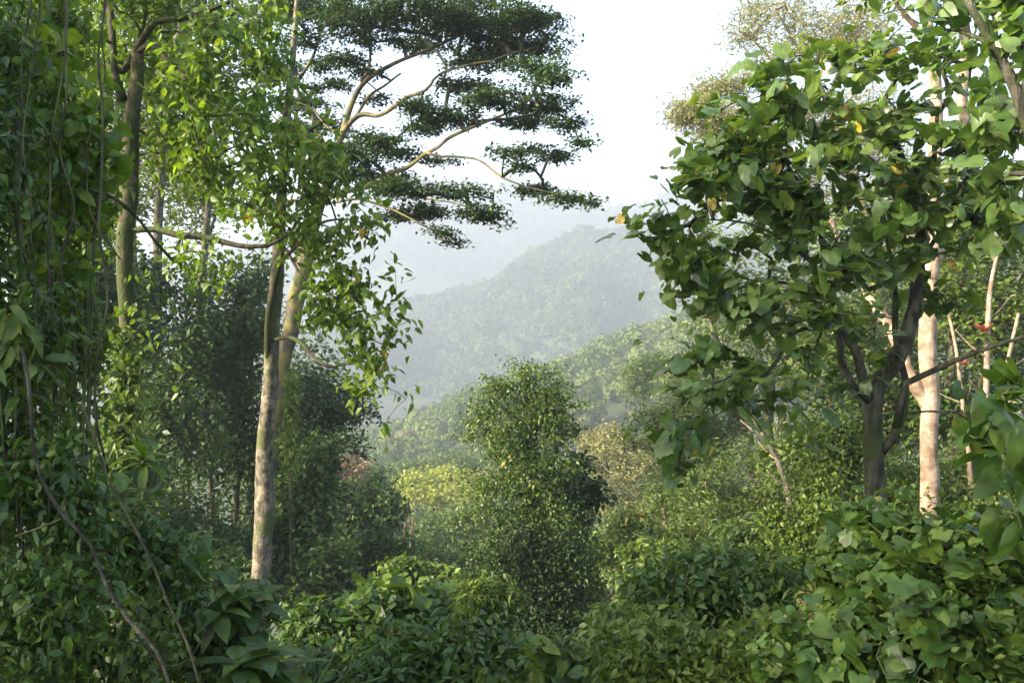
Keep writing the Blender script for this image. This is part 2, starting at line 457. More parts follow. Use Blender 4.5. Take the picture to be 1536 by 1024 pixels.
# ------------------------------------------------------------------ bushes, plants, lianas
def lobes(px, py, Y, rx, ry, k=7, s=.5, ry_d=None):
    out = [(px, py, Y, rx * .7, ry * .7, ry_d, .6)]
    for i in range(k):
        a = rng.uniform(0, 2 * np.pi); q = rng.uniform(.5, .8)
        sc = s * rng.uniform(.75, 1.2)
        out.append((px + rx * q * math.cos(a), py + ry * q * math.sin(a), Y + rng.uniform(-.5, .5) * rx / FPX * Y,
                    rx * sc, ry * sc, ry_d, 1.3))
    return out

def bush(name, label, cat, cl, n, leaf, bark='grey', group=None, nst=5, r=.025, tip=.004, shell=.4, sag=.1, sides=6, twig=True, spread=.5, part='foliage', foot=None):
    W = np.array([c[3] * c[4] for c in cl], float)
    C = np.array([P(*c[:3]) for c in cl]); ctr = (C * W[:, None]).sum(0) / W.sum()
    fx, fy = (ctr[0], ctr[1]) if foot is None else foot
    base = np.array([fx, fy, float(terrain(fx, fy)) - .1])
    root = empty(name, base, label, cat, group)
    skel = []
    targets = clump_pts(cl, nst, .6)
    wid = np.ptp(C[:, 0]) + .3
    for t in targets:
        b = base + np.array([rng.normal(0, .12 * wid * spread), rng.normal(0, .12 * wid * spread), 0])
        b[2] = float(terrain(b[0], b[1])) - .1
        m = b * .45 + t * .55; m[2] += .12 * (t[2] - b[2]); m[:2] = b[:2] * .6 + t[:2] * .4 + rng.normal(0, .05 * wid, 2)
        L = np.linalg.norm(t - b)
        p, rr = smooth(np.array([b, m, t]), np.array([r, r * .75, r * .35]), max(.1, L / 14))
        skel.append((p, rr))
        mb = MB(); mb.tube(p, rr, sides, rough=.05); mb.build('stem' if r < .06 else 'trunk', BM[bark], root, base)
    tg = clump_pts(cl, n, shell)
    paths, ends, dirs = grow(skel, tg, tip, sag)
    crown_parts(root, base, leaf, paths, ends, dirs, part, BM[bark], 3 if twig else 0)
    return root

def lobes2(px, py, Y, rx, ry, k=11, s=.34, w=1.0):
    out = []
    for i in range(k):
        a = i * 2.4 + rng.uniform(-.4, .4); q = math.sqrt((i + .5) / k) * .92
        sc = s * rng.uniform(.75, 1.25)
        out.append((px + rx * q * math.cos(a), py + ry * q * math.sin(a), Y + rng.uniform(-.7, .7) * rx / FPX * Y, rx * sc * 1.25, ry * sc * .75, None, w))
    return out

def rosette(name, label, cat, heads, leaf='shade', bark='grey', nl=16, ln=.5, width=1.0, group=None, tint=(.2, 1), up=.75):
    """plants with strap leaves: heads = list of (px, py, Y)"""
    H = [P(*h[:3]) for h in heads]
    c = np.mean(H, 0)
    base = np.array([c[0], c[1], float(terrain(c[0], c[1])) - .1])
    root = empty(name, base, label, cat, group)
    for h in H:
        m = (base + h) / 2 + np.array([*(rng.normal(0, .05, 2)), .1])
        p, r = smooth(np.array([base + np.array([*rng.normal(0, .04, 2), 0]), m, h]), np.array([.03, .025, .018]), .1)
        mb = MB(); mb.tube(p, r, 7, rough=.05); mb.build('stem', BM[bark], root, base)
        mb = MB()
        n = nl
        a = np.arange(n) * 2.39996 + rng.uniform(0, 6)
        el = np.linspace(-.3, 1.25, n) * up + rng.normal(0, .22, n)
        d = np.stack([np.cos(a) * np.cos(el), np.sin(a) * np.cos(el), np.sin(el)], -1)
        pos = np.repeat(h[None], n, 0) + np.array([0, 0, .1]) * np.linspace(-1, 1, n)[:, None] * ln
        nn = np.stack([-np.cos(a) * np.sin(el), -np.sin(a) * np.sin(el), np.cos(el)], -1) + rng.normal(0, .12, (n, 3))
        s = ln * rng.uniform(.7, 1.1, n)
        S = np.stack([s, s * width, s], -1)
        mb.inst(T_STRAP, pos, frames(d, nn), S, rng.uniform(*tint, n))
        mb.build('leaf_rosette', LM[leaf], root, base)
    return root

def liana(label, pts, r, leafy=None, mat='liana', cat='liana', group=None, name='liana'):
    w, rad = px_path([(a[0], a[1], a[2], r) for a in pts])
    p, rr = smooth(w, rad, .07)
    k = np.arange(len(p))
    amp = .012
    p = p + np.stack([np.sin(k * .31) + .5 * np.sin(k * .77), np.cos(k * .23), .3 * np.sin(k * .4)], -1) * amp
    base = p[np.argmin(p[:, 2])].copy()
    mb = MB(); mb.tube(p, rr * (1 + .12 * np.sin(k * .9)), 7, rough=.06)
    if leafy is None:
        o = mb.build(name, BM[mat], None, base)
        return tag(o, label, cat, group)
    root = empty(name, base, label, cat, group)
    mb.build('stem', BM[mat], root, base)
    n = leafy.pop('n')
    i = rng.integers(1, len(p) - 1, n)
    m = leafy.pop('m'); mb = MB()
    leaf_sprays(mb, p[i] + rng.normal(0, .02, (n, 3)), nrm(rng.normal(size=(n, 3))), **leafy)
    mb.build('foliage', LM[m], root, base)
    return root

def L(m, tmpl, size, per=5, spread=.1, droop=.3, flat=.8, tint=(0, 1), back=.1, jit=.35, outw=.5, **k):
    return dict(m=m, tmpl=tmpl, size=size, per=per, spread=spread, droop=droop, flat=flat, tint=tint, back=back, jit=jit, outw=outw, **k)

# ================================================================== THE SETTING
def grid(xs, ys, f):
    X, Y = np.meshgrid(xs, ys)
    Z = f(X, Y)
    v = np.stack([X, Y, Z], -1).reshape(-1, 3)
    ny, nx = X.shape
    i = (np.arange(ny - 1)[:, None] * nx + np.arange(nx - 1)[None])
    q = np.stack([i, i + 1, i + nx + 1, i + nx], -1).reshape(-1)
    mb = MB(); mb.raw(v, q, np.arange((ny - 1) * (nx - 1)) * 4, .5)
    return mb

def axis(a, b, fine, coarse, lim):
    t = [0.0]
    while t[-1] < b: t.append(t[-1] + fine + max(0, t[-1] - lim) * coarse)
    t2 = [0.0]
    while t2[-1] > a: t2.append(t2[-1] - fine - max(0, -t2[-1] - lim) * coarse)
    return np.clip(np.array(sorted(set(t2 + t))), a, b)

gx = axis(-1580, 1580, .6, .05, 25); gy = axis(-60, 1930, .6, .035, 45)
o = grid(gx, gy, terrain).build('ground', soil_mat('leaf_litter_soil', (.022, .026, .010), (.045, .070, .018), 1.5))
tag(o, kind='structure')
o = grid(S2 * np.linspace(-700, 700, 200), S2 * np.linspace(430, 862, 80), hill2).build('hill', soil_mat('hill_soil', (.03, .05, .018), (.07, .10, .03), .08))
tag(o, kind='structure')
o = grid(S3 * np.linspace(-860, 860, 200), S3 * np.linspace(750, 1050, 60), mount).build('mountain', soil_mat('mountain_soil', (.025, .045, .02), (.05, .075, .03), .05))
tag(o, kind='structure')

# ------------------------------------------------------------------ far forests (nobody could count them)
def crowns(mb, pos, r, K, tint, hgt=1.1, size=.55):
    N = len(pos)
    d = nrm(rng.normal(size=(N, K, 3)) + np.array([0, 0, .45]))
    rr = r[:, None, None] * rng.uniform(.6, 1.15, (N, K, 1))
    p = pos[:, None] + d * rr * np.array([1, 1, hgt])
    tang = nrm(np.cross(d, rng.normal(size=(N, K, 3))))
    n = d + rng.normal(0, .35, (N, K, 3))
    s = (r[:, None] * rng.uniform(.6, 1.2, (N, K)) * size).ravel()
    tt = np.clip(tint[:, None] + rng.normal(0, .12, (N, K)), 0, 1).ravel()
    mb.inst(T_CARD, p.reshape(-1, 3) - tang.reshape(-1, 3) * s[:, None] * .5, frames(tang.reshape(-1, 3), n.reshape(-1, 3)), s, tt)

def patch(x, y, s):
    return .5 + .28 * np.sin(x * s + 1.3 + np.sin(y * s * .7)) * np.sin(y * s * 1.3 + .4) + .2 * np.sin(x * s * 2.7) * np.sin(y * s * 2.1 + 1)

n = 15000
x = S2 * rng.uniform(-190, 330, n); y = S2 * (455 + 250 * rng.uniform(0, 1, n) ** .9)
mb = MB(); r = S2 * (1.1 + 2.4 * rng.uniform(0, 1, n) ** 2) * np.where(rng.uniform(0, 1, n) < .05, 1.5, 1)
crowns(mb, np.stack([x, y, hill2(x, y) + r * .9], -1), r, 24, np.clip(.45 + 1.3 * (patch(x, y, .03) - .5) + rng.normal(0, .24, n), 0, 1), hgt=1.15, size=.62)
tag(mb.build('hill_forest', LM['wood'], None, np.array([60, 800, 0.])), 'hazy forest covering the far hill as one mass', 'forest', kind='stuff')
n = 5000
x = S3 * rng.uniform(-330, 420, n); y = S3 * (840 + 110 * rng.uniform(0, 1, n))
mb = MB(); r = S3 * rng.uniform(2.5, 5, n)
crowns(mb, np.stack([x, y, mount(x, y) + r * .7], -1), r, 22, rng.uniform(.1, .6, n), size=.7)
tag(mb.build('mountain_forest', LM['wood'], None, np.array([60, 1600, 0.])), 'faint blue forest on the farthest mountain ridge', 'forest', kind='stuff')

# ------------------------------------------------------------------ trees on the near slope: the nearest as things, the rest as one mass
def variant(kind, seed):
    global rng
    keep, rng = rng, np.random.default_rng(seed)
    mb = MB()
    if kind == 'round':
        k = 14
        lp = nrm(rng.normal(size=(k, 3)) + np.array([0, 0, .3])) * rng.uniform(.35, .68, (k, 1)) + np.array([0, 0, 1.15])
        crowns(mb, lp, rng.uniform(.3, .46, k), 150, rng.uniform(.15, .85, k), hgt=.9, size=.27)
        top = 1.0
    elif kind == 'umbrella':
        k = 16
        a = rng.uniform(0, 6.28, k); q = np.sqrt(rng.uniform(0, 1, k))
        lp = np.stack([np.cos(a) * q, np.sin(a) * q, 1.3 + .25 * (1 - q * q) + rng.uniform(-.08, .08, k)], -1)
        crowns(mb, lp, rng.uniform(.26, .4, k), 130, rng.uniform(.3, .9, k), hgt=.42, size=.27)
        top = 1.25
    else:
        k = 13
        lp = np.stack([rng.normal(0, .25, k), rng.normal(0, .25, k), np.linspace(.5, 2.0, k)], -1)
        crowns(mb, lp, rng.uniform(.28, .42, k), 150, rng.uniform(.2, .8, k), hgt=1.1, size=.27)
        top = 1.2
    p, r = smooth(np.array([[0, 0, -.6], [.05, .02, .4], [0, .05, top]]), np.array([.09, .07, .04]), .2)
    mb.tube(p, r, 6, mat=1)
    for i in range(5):
        e = lp[rng.integers(len(lp))]
        p, r = smooth(np.array([[.02, .03, top * .65], (np.array([.02, .03, top * .8]) + e) / 2 + [0, 0, .05], e]), np.array([.04, .03, .015]), .2)
        mb.tube(p, r, 5, mat=1)
    rng = keep
    return mb

n = 7000
x = rng.uniform(-125, 175, n); y = 62 + 300 * rng.uniform(0, 1, n) ** .85
ok = (np.abs(x / y - .02) < .34) & ~((y < 105) & (x / y < -.14))
x, y = x[ok], y[ok]
sel = []
for i in range(len(x)):              # keep a natural spacing
    md = 4.5 + .005 * y[i]
    if all((x[i] - x[j]) ** 2 + (y[i] - y[j]) ** 2 > md * md for j in sel): sel.append(i)
x, y = x[sel], y[sel]
z = terrain(x, y)
vis = ((CX + x / y * FPX) > 500) & ((CX + x / y * FPX) < 1240)
order = np.argsort(y + np.where(vis, 0, 1000))
near = order[:290]; rest = order[255:]
mb = MB(); r = rng.uniform(2.6, 4.6, len(rest))
crowns(mb, np.stack([x[rest], y[rest], z[rest] + 3.2 + rng.uniform(-1, 1.5, len(rest))], -1), r, 150, np.clip(patch(x[rest], y[rest], .05) + rng.normal(0, .2, len(rest)), 0, 1), size=.3)
tag(mb.build('slope_forest', LM['far'], None, np.array([30, 250, 0.])), 'light green forest on the upper slope as one mass', 'forest', kind='stuff')

kinds = [('round', 'hillside_tree', 'round crowned green tree among its like on the slope below the far hill', 'round trees on the valley slope'),
         ('umbrella', 'flat_topped_tree', 'flat topped spreading tree among its like on the slope below the far hill', 'flat topped trees on the valley slope'),
         ('tall', 'narrow_tree', 'narrow tall leafy tree among its like on the slope below the far hill', 'narrow trees on the valley slope')]
palette = ['far', 'mid', 'vine', 'far', 'far']
protos = {}
for q, i in enumerate(near):
    kd = rng.choice(3, p=[.66, .19, .15]); pm = palette[rng.integers(len(palette))]; sd = int(rng.integers(4))
    if rng.uniform() < .05: pm = 'olive'
    if rng.uniform() < .03: pm = 'rust'
    key = (kd, sd, pm)
    if key not in protos:
        ob = variant(kinds[kd][0], 100 + kd * 10 + sd).build(kinds[kd][1], [LM[pm], BM['grey']])
        protos[key] = ob
    else:
        ob = protos[key].copy(); COL.objects.link(ob)
    s = 2.4 + 3.4 * rng.uniform() ** 1.8; s *= (1.15 if kd == 1 else 1)
    ob.location = (x[i], y[i], z[i] - .1); ob.rotation_euler = (0, 0, rng.uniform(0, 6.28))
    ob.scale = (s, s, s * rng.uniform(.9, 1.2))
    tag(ob, kinds[kd][2], 'tree', kinds[kd][3])

# ground cover on the near slope
n = 42000
yy = rng.uniform(1.5, 75, n) ** 1.0; xx = rng.uniform(-.75, .75, n) * (yy + 4)
pos = np.stack([xx, yy, terrain(xx, yy)], -1)
mb = MB()
for tmpl, m_, sz in ((T_OVATE, 0, (.12, .3)), (T_SMALL, 0, (.15, .35))):
    k = n // 2
    i = rng.integers(0, n, k)
    pp = pos[i] + np.stack([rng.normal(0, .1, k), rng.normal(0, .1, k), rng.uniform(.05, .65, k)], -1)
    d = rng.normal(size=(k, 3)) * [1, 1, .4]; nn = rng.normal(0, .4, (k, 3)) + [0, -.2, 1]
    mb.inst(tmpl, pp, frames(d, nn), rng.uniform(*sz, k) * (1 + pp[:, 1] / 60), rng.uniform(0, 1, k))
tag(mb.build('ground_cover', LM['mid'], None, np.array([0, 20, -9.])), 'low leafy ground cover spread over the slope', 'ground cover', kind='stuff')
# ================================================================== MAIN TREES
# flat layered tree, centre left, behind the pale trunk
pads = [(470, 20, 24, 80, 22), (560, 35, 24, 110, 26), (640, 15, 23, 90, 22), (700, 30, 23, 95, 26), (785, 22, 23, 48, 18), (820, 35, 22, 30, 10), (770, 66, 22, 85, 24),
        (805, 100, 22, 55, 14), (820, 118, 21, 45, 9), (720, 92, 23, 60, 20), (640, 70, 25, 50, 16), (735, 150, 22, 60, 20), (700, 130, 23, 50, 14),
        (815, 158, 22, 58, 13), (850, 186, 22, 36, 12), (880, 212, 22, 22, 7), (790, 182, 23, 55, 13), (665, 178, 22, 60, 20),
        (625, 160, 23, 30, 10), (640, 195, 23, 40, 12), (760, 228, 22, 42, 9), (835, 236, 22, 38, 9), (800, 226, 22, 40, 9), (785, 250, 22, 16, 9),
        (560, 215, 24, 55, 16), (520, 232, 25, 55, 22), (600, 232, 24, 50, 10), (660, 240, 23, 30, 7),
        (600, 285, 23, 55, 20), (560, 265, 24, 60, 18), (690, 285, 23, 55, 14), (720, 320, 22, 45, 16), (755, 338, 22, 18, 6), (640, 318, 23, 45, 16),
        (600, 325, 24, 40, 10), (655, 348, 23, 32, 10), (685, 364, 23, 20, 6), (800, 284, 22, 40, 10), (850, 298, 22, 40, 8), (885, 306, 22, 20, 4),
        (455, 62, 25, 45, 14), (490, 100, 25, 40, 10), (500, 128, 25, 42, 14), (450, 155, 25, 50, 18), (520, 90, 25, 35, 10), (485, 190, 25, 50, 16), (440, 200, 25, 55, 22), (420, 110, 25, 40, 25),
        (560, 150, 24, 25, 8), (545, 108, 24, 26, 7), (520, -40, 24, 160, 30), (700, -35, 23, 120, 25), (430, 0, 25, 60, 22)]
pads = [(a, b, c + rng.uniform(-2.2, 2.2), d * .95, e * .72, d / FPX * c * .8) for a, b, c, d, e in pads]
make_tree('umbrella_tree', 'tall tree with dark flat layered foliage and golden lichened limbs against the white sky', 'tree',
          [(388, 900, 24.5, 13), (396, 740, 24.5, 13), (412, 620, 24.4, 13), (434, 500, 24.2, 12.5), (453, 410, 24, 12), (476, 320, 24, 9), (496, 255, 24, 7), (513, 203, 24, 5.2), (524, 162, 24, 3.8), (548, 122, 23.8, 3.3), (590, 96, 23.4, 2.9), (640, 76, 23, 2.8), (700, 48, 22.6, 2.5)],
          [[(515, 200, 24, 6), (537, 178, 23.7, 5.5), (575, 168, 23.3, 5), (600, 155, 23, 4.5), (640, 130, 22.6, 4), (662, 112, 22.4, 3.3), (730, 90, 22, 2.3), (800, 70, 22, 1.5)],
           [(485, 300, 24, 6), (522, 288, 23.8, 5), (565, 272, 23.6, 4.8), (605, 248, 23.2, 4.5), (645, 226, 22.9, 4.2), (690, 203, 22.6, 3.6), (735, 181, 22.4, 2.8), (800, 160, 22, 1.8), (860, 180, 22, 1)],
           [(640, 229, 22.9, 3), (680, 236, 22.6, 2.8), (720, 242, 22.3, 2.6), (745, 262, 22.1, 2.3), (765, 272, 22, 2), (830, 290, 22, 1.6), (890, 304, 22, .8)],
           [(541, 122, 23.8, 4), (553, 108, 24, 3.6), (556, 60, 24.3, 3), (545, 10, 24.5, 2)],
           [(535, 173, 23.8, 3.6), (550, 150, 24.2, 3.3), (575, 128, 24.6, 3), (600, 110, 25, 2)],
           [(497, 250, 24, 5), (470, 190, 24.6, 4.5), (445, 130, 25, 4), (458, 110, 25.2, 3.6), (480, 60, 25.4, 3.2), (500, 25, 25.5, 2.5)],
           [(445, 132, 25, 3.4), (443, 80, 25.3, 3), (440, 20, 25.6, 2)],
           [(560, 274, 23.6, 3), (600, 290, 23.4, 2.6), (650, 300, 23.1, 2.2), (700, 310, 22.8, 1.6), (740, 330, 22.5, .8)],
           [(483, 305, 24, 4), (530, 296, 23.8, 3), (580, 310, 23.7, 2.4), (630, 335, 23.3, 1.8), (685, 362, 23, .8)],
           [(513, 205, 24, 3.2), (490, 190, 24.2, 3), (460, 158, 24.6, 2.6), (430, 150, 25, 2)]],
          pads, 3300, [L('flat', T_SMALL, (.08, .16), per=18, spread=(.15, .15, .07), droop=.05, flat=1.1, jit=.55, outw=.3)],
          BM['lichen'], tip=.008, sag=.04, shell=.5, twig_bark=BM['grey'], limb_scale=.68)

# mossy tree at the left
make_tree('mossy_tree', 'mossy tree with a sunlit golden trunk and drooping bright leaves above the left thicket', 'tree',
          [(186, 760, 13.2, 15), (186, 700, 13.2, 13), (187, 560, 13.1, 12.5), (187, 400, 13, 12), (191, 300, 13, 12), (196, 210, 13, 11), (204, 120, 13, 10), (205, 72, 13, 9)],
          [[(203, 80, 13, 7), (225, 50, 12.8, 6.5), (250, 30, 12.5, 5.5), (290, 20, 12.2, 5), (345, 2, 12, 3)],
           [(205, 78, 13, 8), (228, 75, 12.7, 7.5), (262, 105, 12.3, 7), (285, 150, 12, 5.5), (296, 200, 11.9, 4), (310, 240, 11.8, 2)],
           [(200, 85, 13, 7), (182, 108, 13.2, 7), (164, 103, 13.3, 6.5), (140, 92, 13.4, 5), (95, 98, 13.5, 3)],
           [(184, 150, 13, 9), (176, 110, 13.1, 8), (170, 60, 13.3, 7.5), (164, 0, 13.5, 7), (158, -90, 13.8, 5)],
           [(196, 345, 13, 8), (235, 341, 12.9, 6.5), (270, 348, 12.8, 6.5), (320, 357, 12.7, 6), (370, 368, 12.6, 5), (400, 368, 12.6, 4.5), (430, 352, 12.5, 3)],
           [(205, 75, 13, 6), (215, 20, 13.3, 5.5), (225, -70, 13.5, 4)]],
          lobes(190, 120, 14.6, 90, 90, 7, .5, .5) + lobes(410, 210, 12.2, 50, 70, 5) + lobes(80, 60, 12.3, 90, 90, 8) + lobes(270, 50, 13.6, 110, 80, 8) + lobes(345, 70, 11.9, 80, 90, 7) + lobes(295, 205, 13.2, 75, 80, 7) + lobes(115, 230, 13.9, 70, 90, 6)
          + lobes(230, -60, 12.5, 230, 60, 8) + [(380, 300, 12, 70, 40), (320, 345, 12.4, 80, 16), (290, 190, 11.9, 40, 60, None, 1.6), (290, 395, 12.8, 75, 35), (230, 440, 13, 60, 40, None, .4), (400, 20, 12, 50, 60), (130, 330, 14, 70, 60, None, .6)],
          1000, [L('bright', T_OVATE, (.09, .185), per=7, spread=.12, droop=.75, flat=.5, jit=.5)],
          BM['mossy'], tip=.0045, twig_bark=BM['grey'], limb_bark=BM['darkmoss'], limb_scale=.72)

# pale slender tree
make_tree('pale_trunk_tree', 'straight pale ringed trunk with hanging bright green leaves left of centre', 'tree',
          [(387, 945, 15.5, 15), (391, 860, 15.5, 14), (397, 720, 15.5, 13.5), (403, 600, 15.4, 12), (408, 500, 15.3, 10.5), (414, 430, 15.2, 9.5), (418, 370, 15.1, 9), (424, 280, 15, 7.5), (430, 180, 15, 6.5), (440, 80, 15, 5), (448, -20, 15, 3)],
          [[(404, 560, 15.4, 5), (400, 515, 15.15, 5.5), (400, 470, 15, 5.5), (407, 425, 14.9, 5.5), (416, 385, 14.9, 5), (408, 330, 14.8, 4), (390, 270, 14.6, 2.5)],
           [(400, 512, 15.3, 5), (425, 511, 15, 5), (450, 518, 14.7, 4.5), (475, 540, 14.4, 4), (500, 550, 14.2, 3), (530, 545, 14, 2.2), (565, 580, 13.8, 1.3)],
           [(417, 400, 15.1, 5), (440, 370, 14.7, 4), (480, 335, 14.3, 3), (530, 330, 14, 2)],
           [(419, 360, 15.1, 4), (445, 400, 14.7, 3), (480, 450, 14.3, 2.5), (520, 480, 14, 1.8)],
           [(428, 230, 15, 4.5), (460, 200, 14.5, 3.6), (490, 180, 14.2, 2.2)],
           [(426, 260, 15, 4.5), (385, 240, 14.5, 3.6), (330, 250, 14.2, 2.5), (295, 270, 14, 1.8)],
           [(436, 120, 15, 4), (400, 90, 14.6, 3), (370, 70, 14.4, 2)]],
          lobes(450, 290, 14.4, 95, 85, 8) + lobes(345, 260, 14.2, 80, 55, 6) + lobes(400, 180, 14.6, 70, 70, 6) + lobes(530, 390, 14, 60, 60, 6)
          + lobes(560, 500, 13.9, 45, 55, 5) + lobes(500, 440, 14.2, 60, 60, 5) + [(590, 590, 13.8, 26, 26), (545, 570, 13.9, 35, 30), (520, 330, 14, 55, 45), (470, 180, 14.4, 40, 50, None, .6), (395, 60, 14.6, 50, 60, None, .8),
             (570, 350, 14, 25, 30), (585, 430, 14, 22, 35), (270, 575, 14.2, 24, 14, None, .8), (225, 510, 14.4, 26, 20, None, .4), (570, 640, 13.8, 14, 18, None, .7)],
          440, [L('bright', T_OVATE, (.11, .22), per=6, spread=.13, droop=.8, flat=.5, jit=.5), L('yellow', T_OVATE, (.17, .26), per=1, spread=.13, droop=.8, frac=.02, name='yellow_foliage', label='single yellow leaves')],
          BM['pale'], tip=.0045, twig_bark=BM['grey'], limb_bark=BM['darkmoss'], limb_scale=.72)

# broad-leaved tree at the right
big = (lobes2(1120, 220, 8.6, 110, 100, 12) + lobes2(1200, 150, 8.6, 110, 85, 11) + lobes2(1310, 120, 8.8, 120, 85, 12) + lobes2(1420, 180, 8.8, 120, 120, 12)
       + lobes2(1240, 290, 8.4, 150, 120, 14) + lobes2(1060, 340, 8.3, 110, 95, 12) + lobes2(1390, 330, 8.6, 120, 100, 12) + lobes2(1490, 290, 8.6, 80, 110, 9)
       + lobes2(1190, 440, 8.3, 120, 80, 11) + lobes2(1060, 430, 8.2, 90, 60, 9) + lobes2(1300, 450, 8.6, 100, 80, 8, .34, .7) + lobes2(1110, 560, 8.2, 110, 55, 9) + lobes2(1030, 640, 8.1, 60, 75, 7)
       + [(1000, 370, 8.2, 35, 28), (980, 345, 8.2, 26, 20), (1010, 300, 8.3, 32, 22), (1050, 240, 8.4, 36, 24), (1240, 560, 8.5, 70, 40, None, .6), (1200, 640, 8.4, 80, 40, None, .55), (1440, 460, 8.6, 70, 40, None, .6),
          (1330, 50, 8.8, 70, 26, None, .7), (1010, 700, 8.1, 18, 14), (1420, 60, 9, 60, 36, None, .6), (1480, 620, 8.4, 60, 30, None, .5), (1150, 120, 8.6, 40, 22)])
make_tree('broad_leaved_tree', 'dark forking tree with large heart shaped leaves and some yellow ones at right', 'tree',
          [(1318, 830, 8.8, 17), (1314, 740, 8.8, 14), (1309, 660, 8.8, 13), (1307, 605, 8.8, 12.5), (1316, 575, 8.8, 11), (1338, 545, 8.7, 13), (1358, 510, 8.7, 11.5), (1371, 460, 8.7, 10.5), (1378, 400, 8.7, 9.5), (1384, 340, 8.7, 8.5), (1374, 290, 8.7, 7), (1350, 230, 8.7, 5), (1320, 160, 8.7, 3.5)],
          [[(1308, 612, 8.8, 12), (1296, 585, 8.7, 11), (1282, 545, 8.6, 9.5), (1262, 500, 8.5, 8), (1250, 440, 8.4, 6.5), (1240, 370, 8.4, 5), (1215, 300, 8.4, 3.5), (1180, 240, 8.4, 2.2)],
           [(1300, 600, 8.8, 9), (1275, 575, 8.9, 8), (1258, 545, 9, 7), (1255, 500, 9, 6.5), (1235, 460, 8.9, 5), (1200, 430, 8.8, 3.5), (1130, 420, 8.5, 2)],
           [(1345, 640, 8.7, 9), (1352, 600, 8.6, 9), (1358, 574, 8.5, 6.5), (1400, 556, 8.3, 5.5), (1450, 535, 8.1, 5), (1490, 520, 8, 4), (1550, 500, 7.9, 3)],
           [(1320, 680, 8.8, 12), (1338, 655, 8.7, 11), (1346, 620, 8.7, 10), (1354, 570, 8.7, 7), (1350, 500, 8.8, 5.5), (1345, 430, 8.9, 4.5), (1330, 340, 9, 3), (1310, 250, 9, 2)],
           [(1258, 490, 8.5, 5), (1220, 486, 8.4, 4), (1185, 500, 8.3, 3.6), (1165, 540, 8.3, 3.2), (1130, 575, 8.2, 2.8), (1080, 590, 8.2, 2)],
           [(1384, 345, 8.7, 5), (1340, 300, 8.5, 4.5), (1310, 240, 8.4, 4), (1260, 228, 8.4, 3.4), (1220, 227, 8.3, 2.6), (1150, 240, 8.3, 1.8)],
           [(1250, 430, 8.4, 4), (1190, 370, 8.3, 3.3), (1120, 340, 8.2, 2.4), (1040, 330, 8.2, 1.5)],
           [(1376, 400, 8.7, 5), (1420, 330, 8.7, 4.4), (1450, 260, 8.7, 3.5), (1480, 200, 8.7, 2.2)],
           [(1378, 300, 8.7, 5), (1400, 240, 8.8, 4), (1410, 160, 8.9, 3)]],
          [(c[0], c[1], c[2], c[3], c[4]) + tuple(c[5:]) for c in big], 640, [L('big', T_ROUND, (.06, .17), per=1.5, spread=(.12, .12, .06), droop=.28, flat=1.5, jit=.36),
                     L('big', T_ROUND2, (.055, .165), per=.9, spread=(.12, .12, .06), droop=.5, flat=1.1, jit=.45, name='curled_foliage', label='curled and folded leaves'),
                     L('vine', T_ROUND, (.05, .13), per=2, spread=.11, droop=.4, flat=.9, frac=.2, name='young_foliage', label='lighter young heart shaped leaves'),
                     L('yellow', T_ROUND2, (.07, .115), per=.9, spread=.11, droop=.8, flat=.4, frac=.055, name='yellow_foliage', label='yellowing heart shaped leaves')],
          BM['grey'], tip=.0055, sag=.1, rough=.07, limb_scale=.78)

# smooth pink trunk
make_tree('pink_trunk_tree', 'smooth pinkish sunlit trunk with a slanting side limb behind the heart leaved tree', 'tree',
          [(1396, 860, 13, 16), (1394, 800, 13, 14), (1393, 700, 13, 13.5), (1393, 600, 13, 13.5), (1391, 520, 13, 13), (1395, 430, 13, 13), (1400, 300, 13, 11), (1404, 150, 13, 9), (1392, 50, 13, 8), (1380, -60, 13, 6)],
          [[(1394, 618, 13, 8), (1378, 575, 13, 9), (1356, 530, 13.1, 9), (1338, 495, 13.2, 8), (1318, 465, 13.3, 7), (1300, 435, 13.4, 6), (1270, 380, 13.6, 4), (1230, 300, 13.8, 2.5)],
           [(1399, 400, 13, 8), (1425, 320, 13.2, 8.5), (1443, 200, 13.4, 9), (1448, 100, 13.5, 8.5), (1452, -20, 13.6, 7)],
           [(1391, 60, 13, 5), (1360, 20, 12.8, 4), (1330, -20, 12.6, 3)]],
          lobes(1400, -40, 13, 110, 45, 6) + [(1250, 310, 13.8, 50, 50, None, .5), (1450, 5, 13.5, 60, 30)], 130,
          [L('mid', T_OVATE, (.14, .22), per=5, spread=.15, droop=.4)], BM['pink'], tip=.006, sides=14, rough=.02)

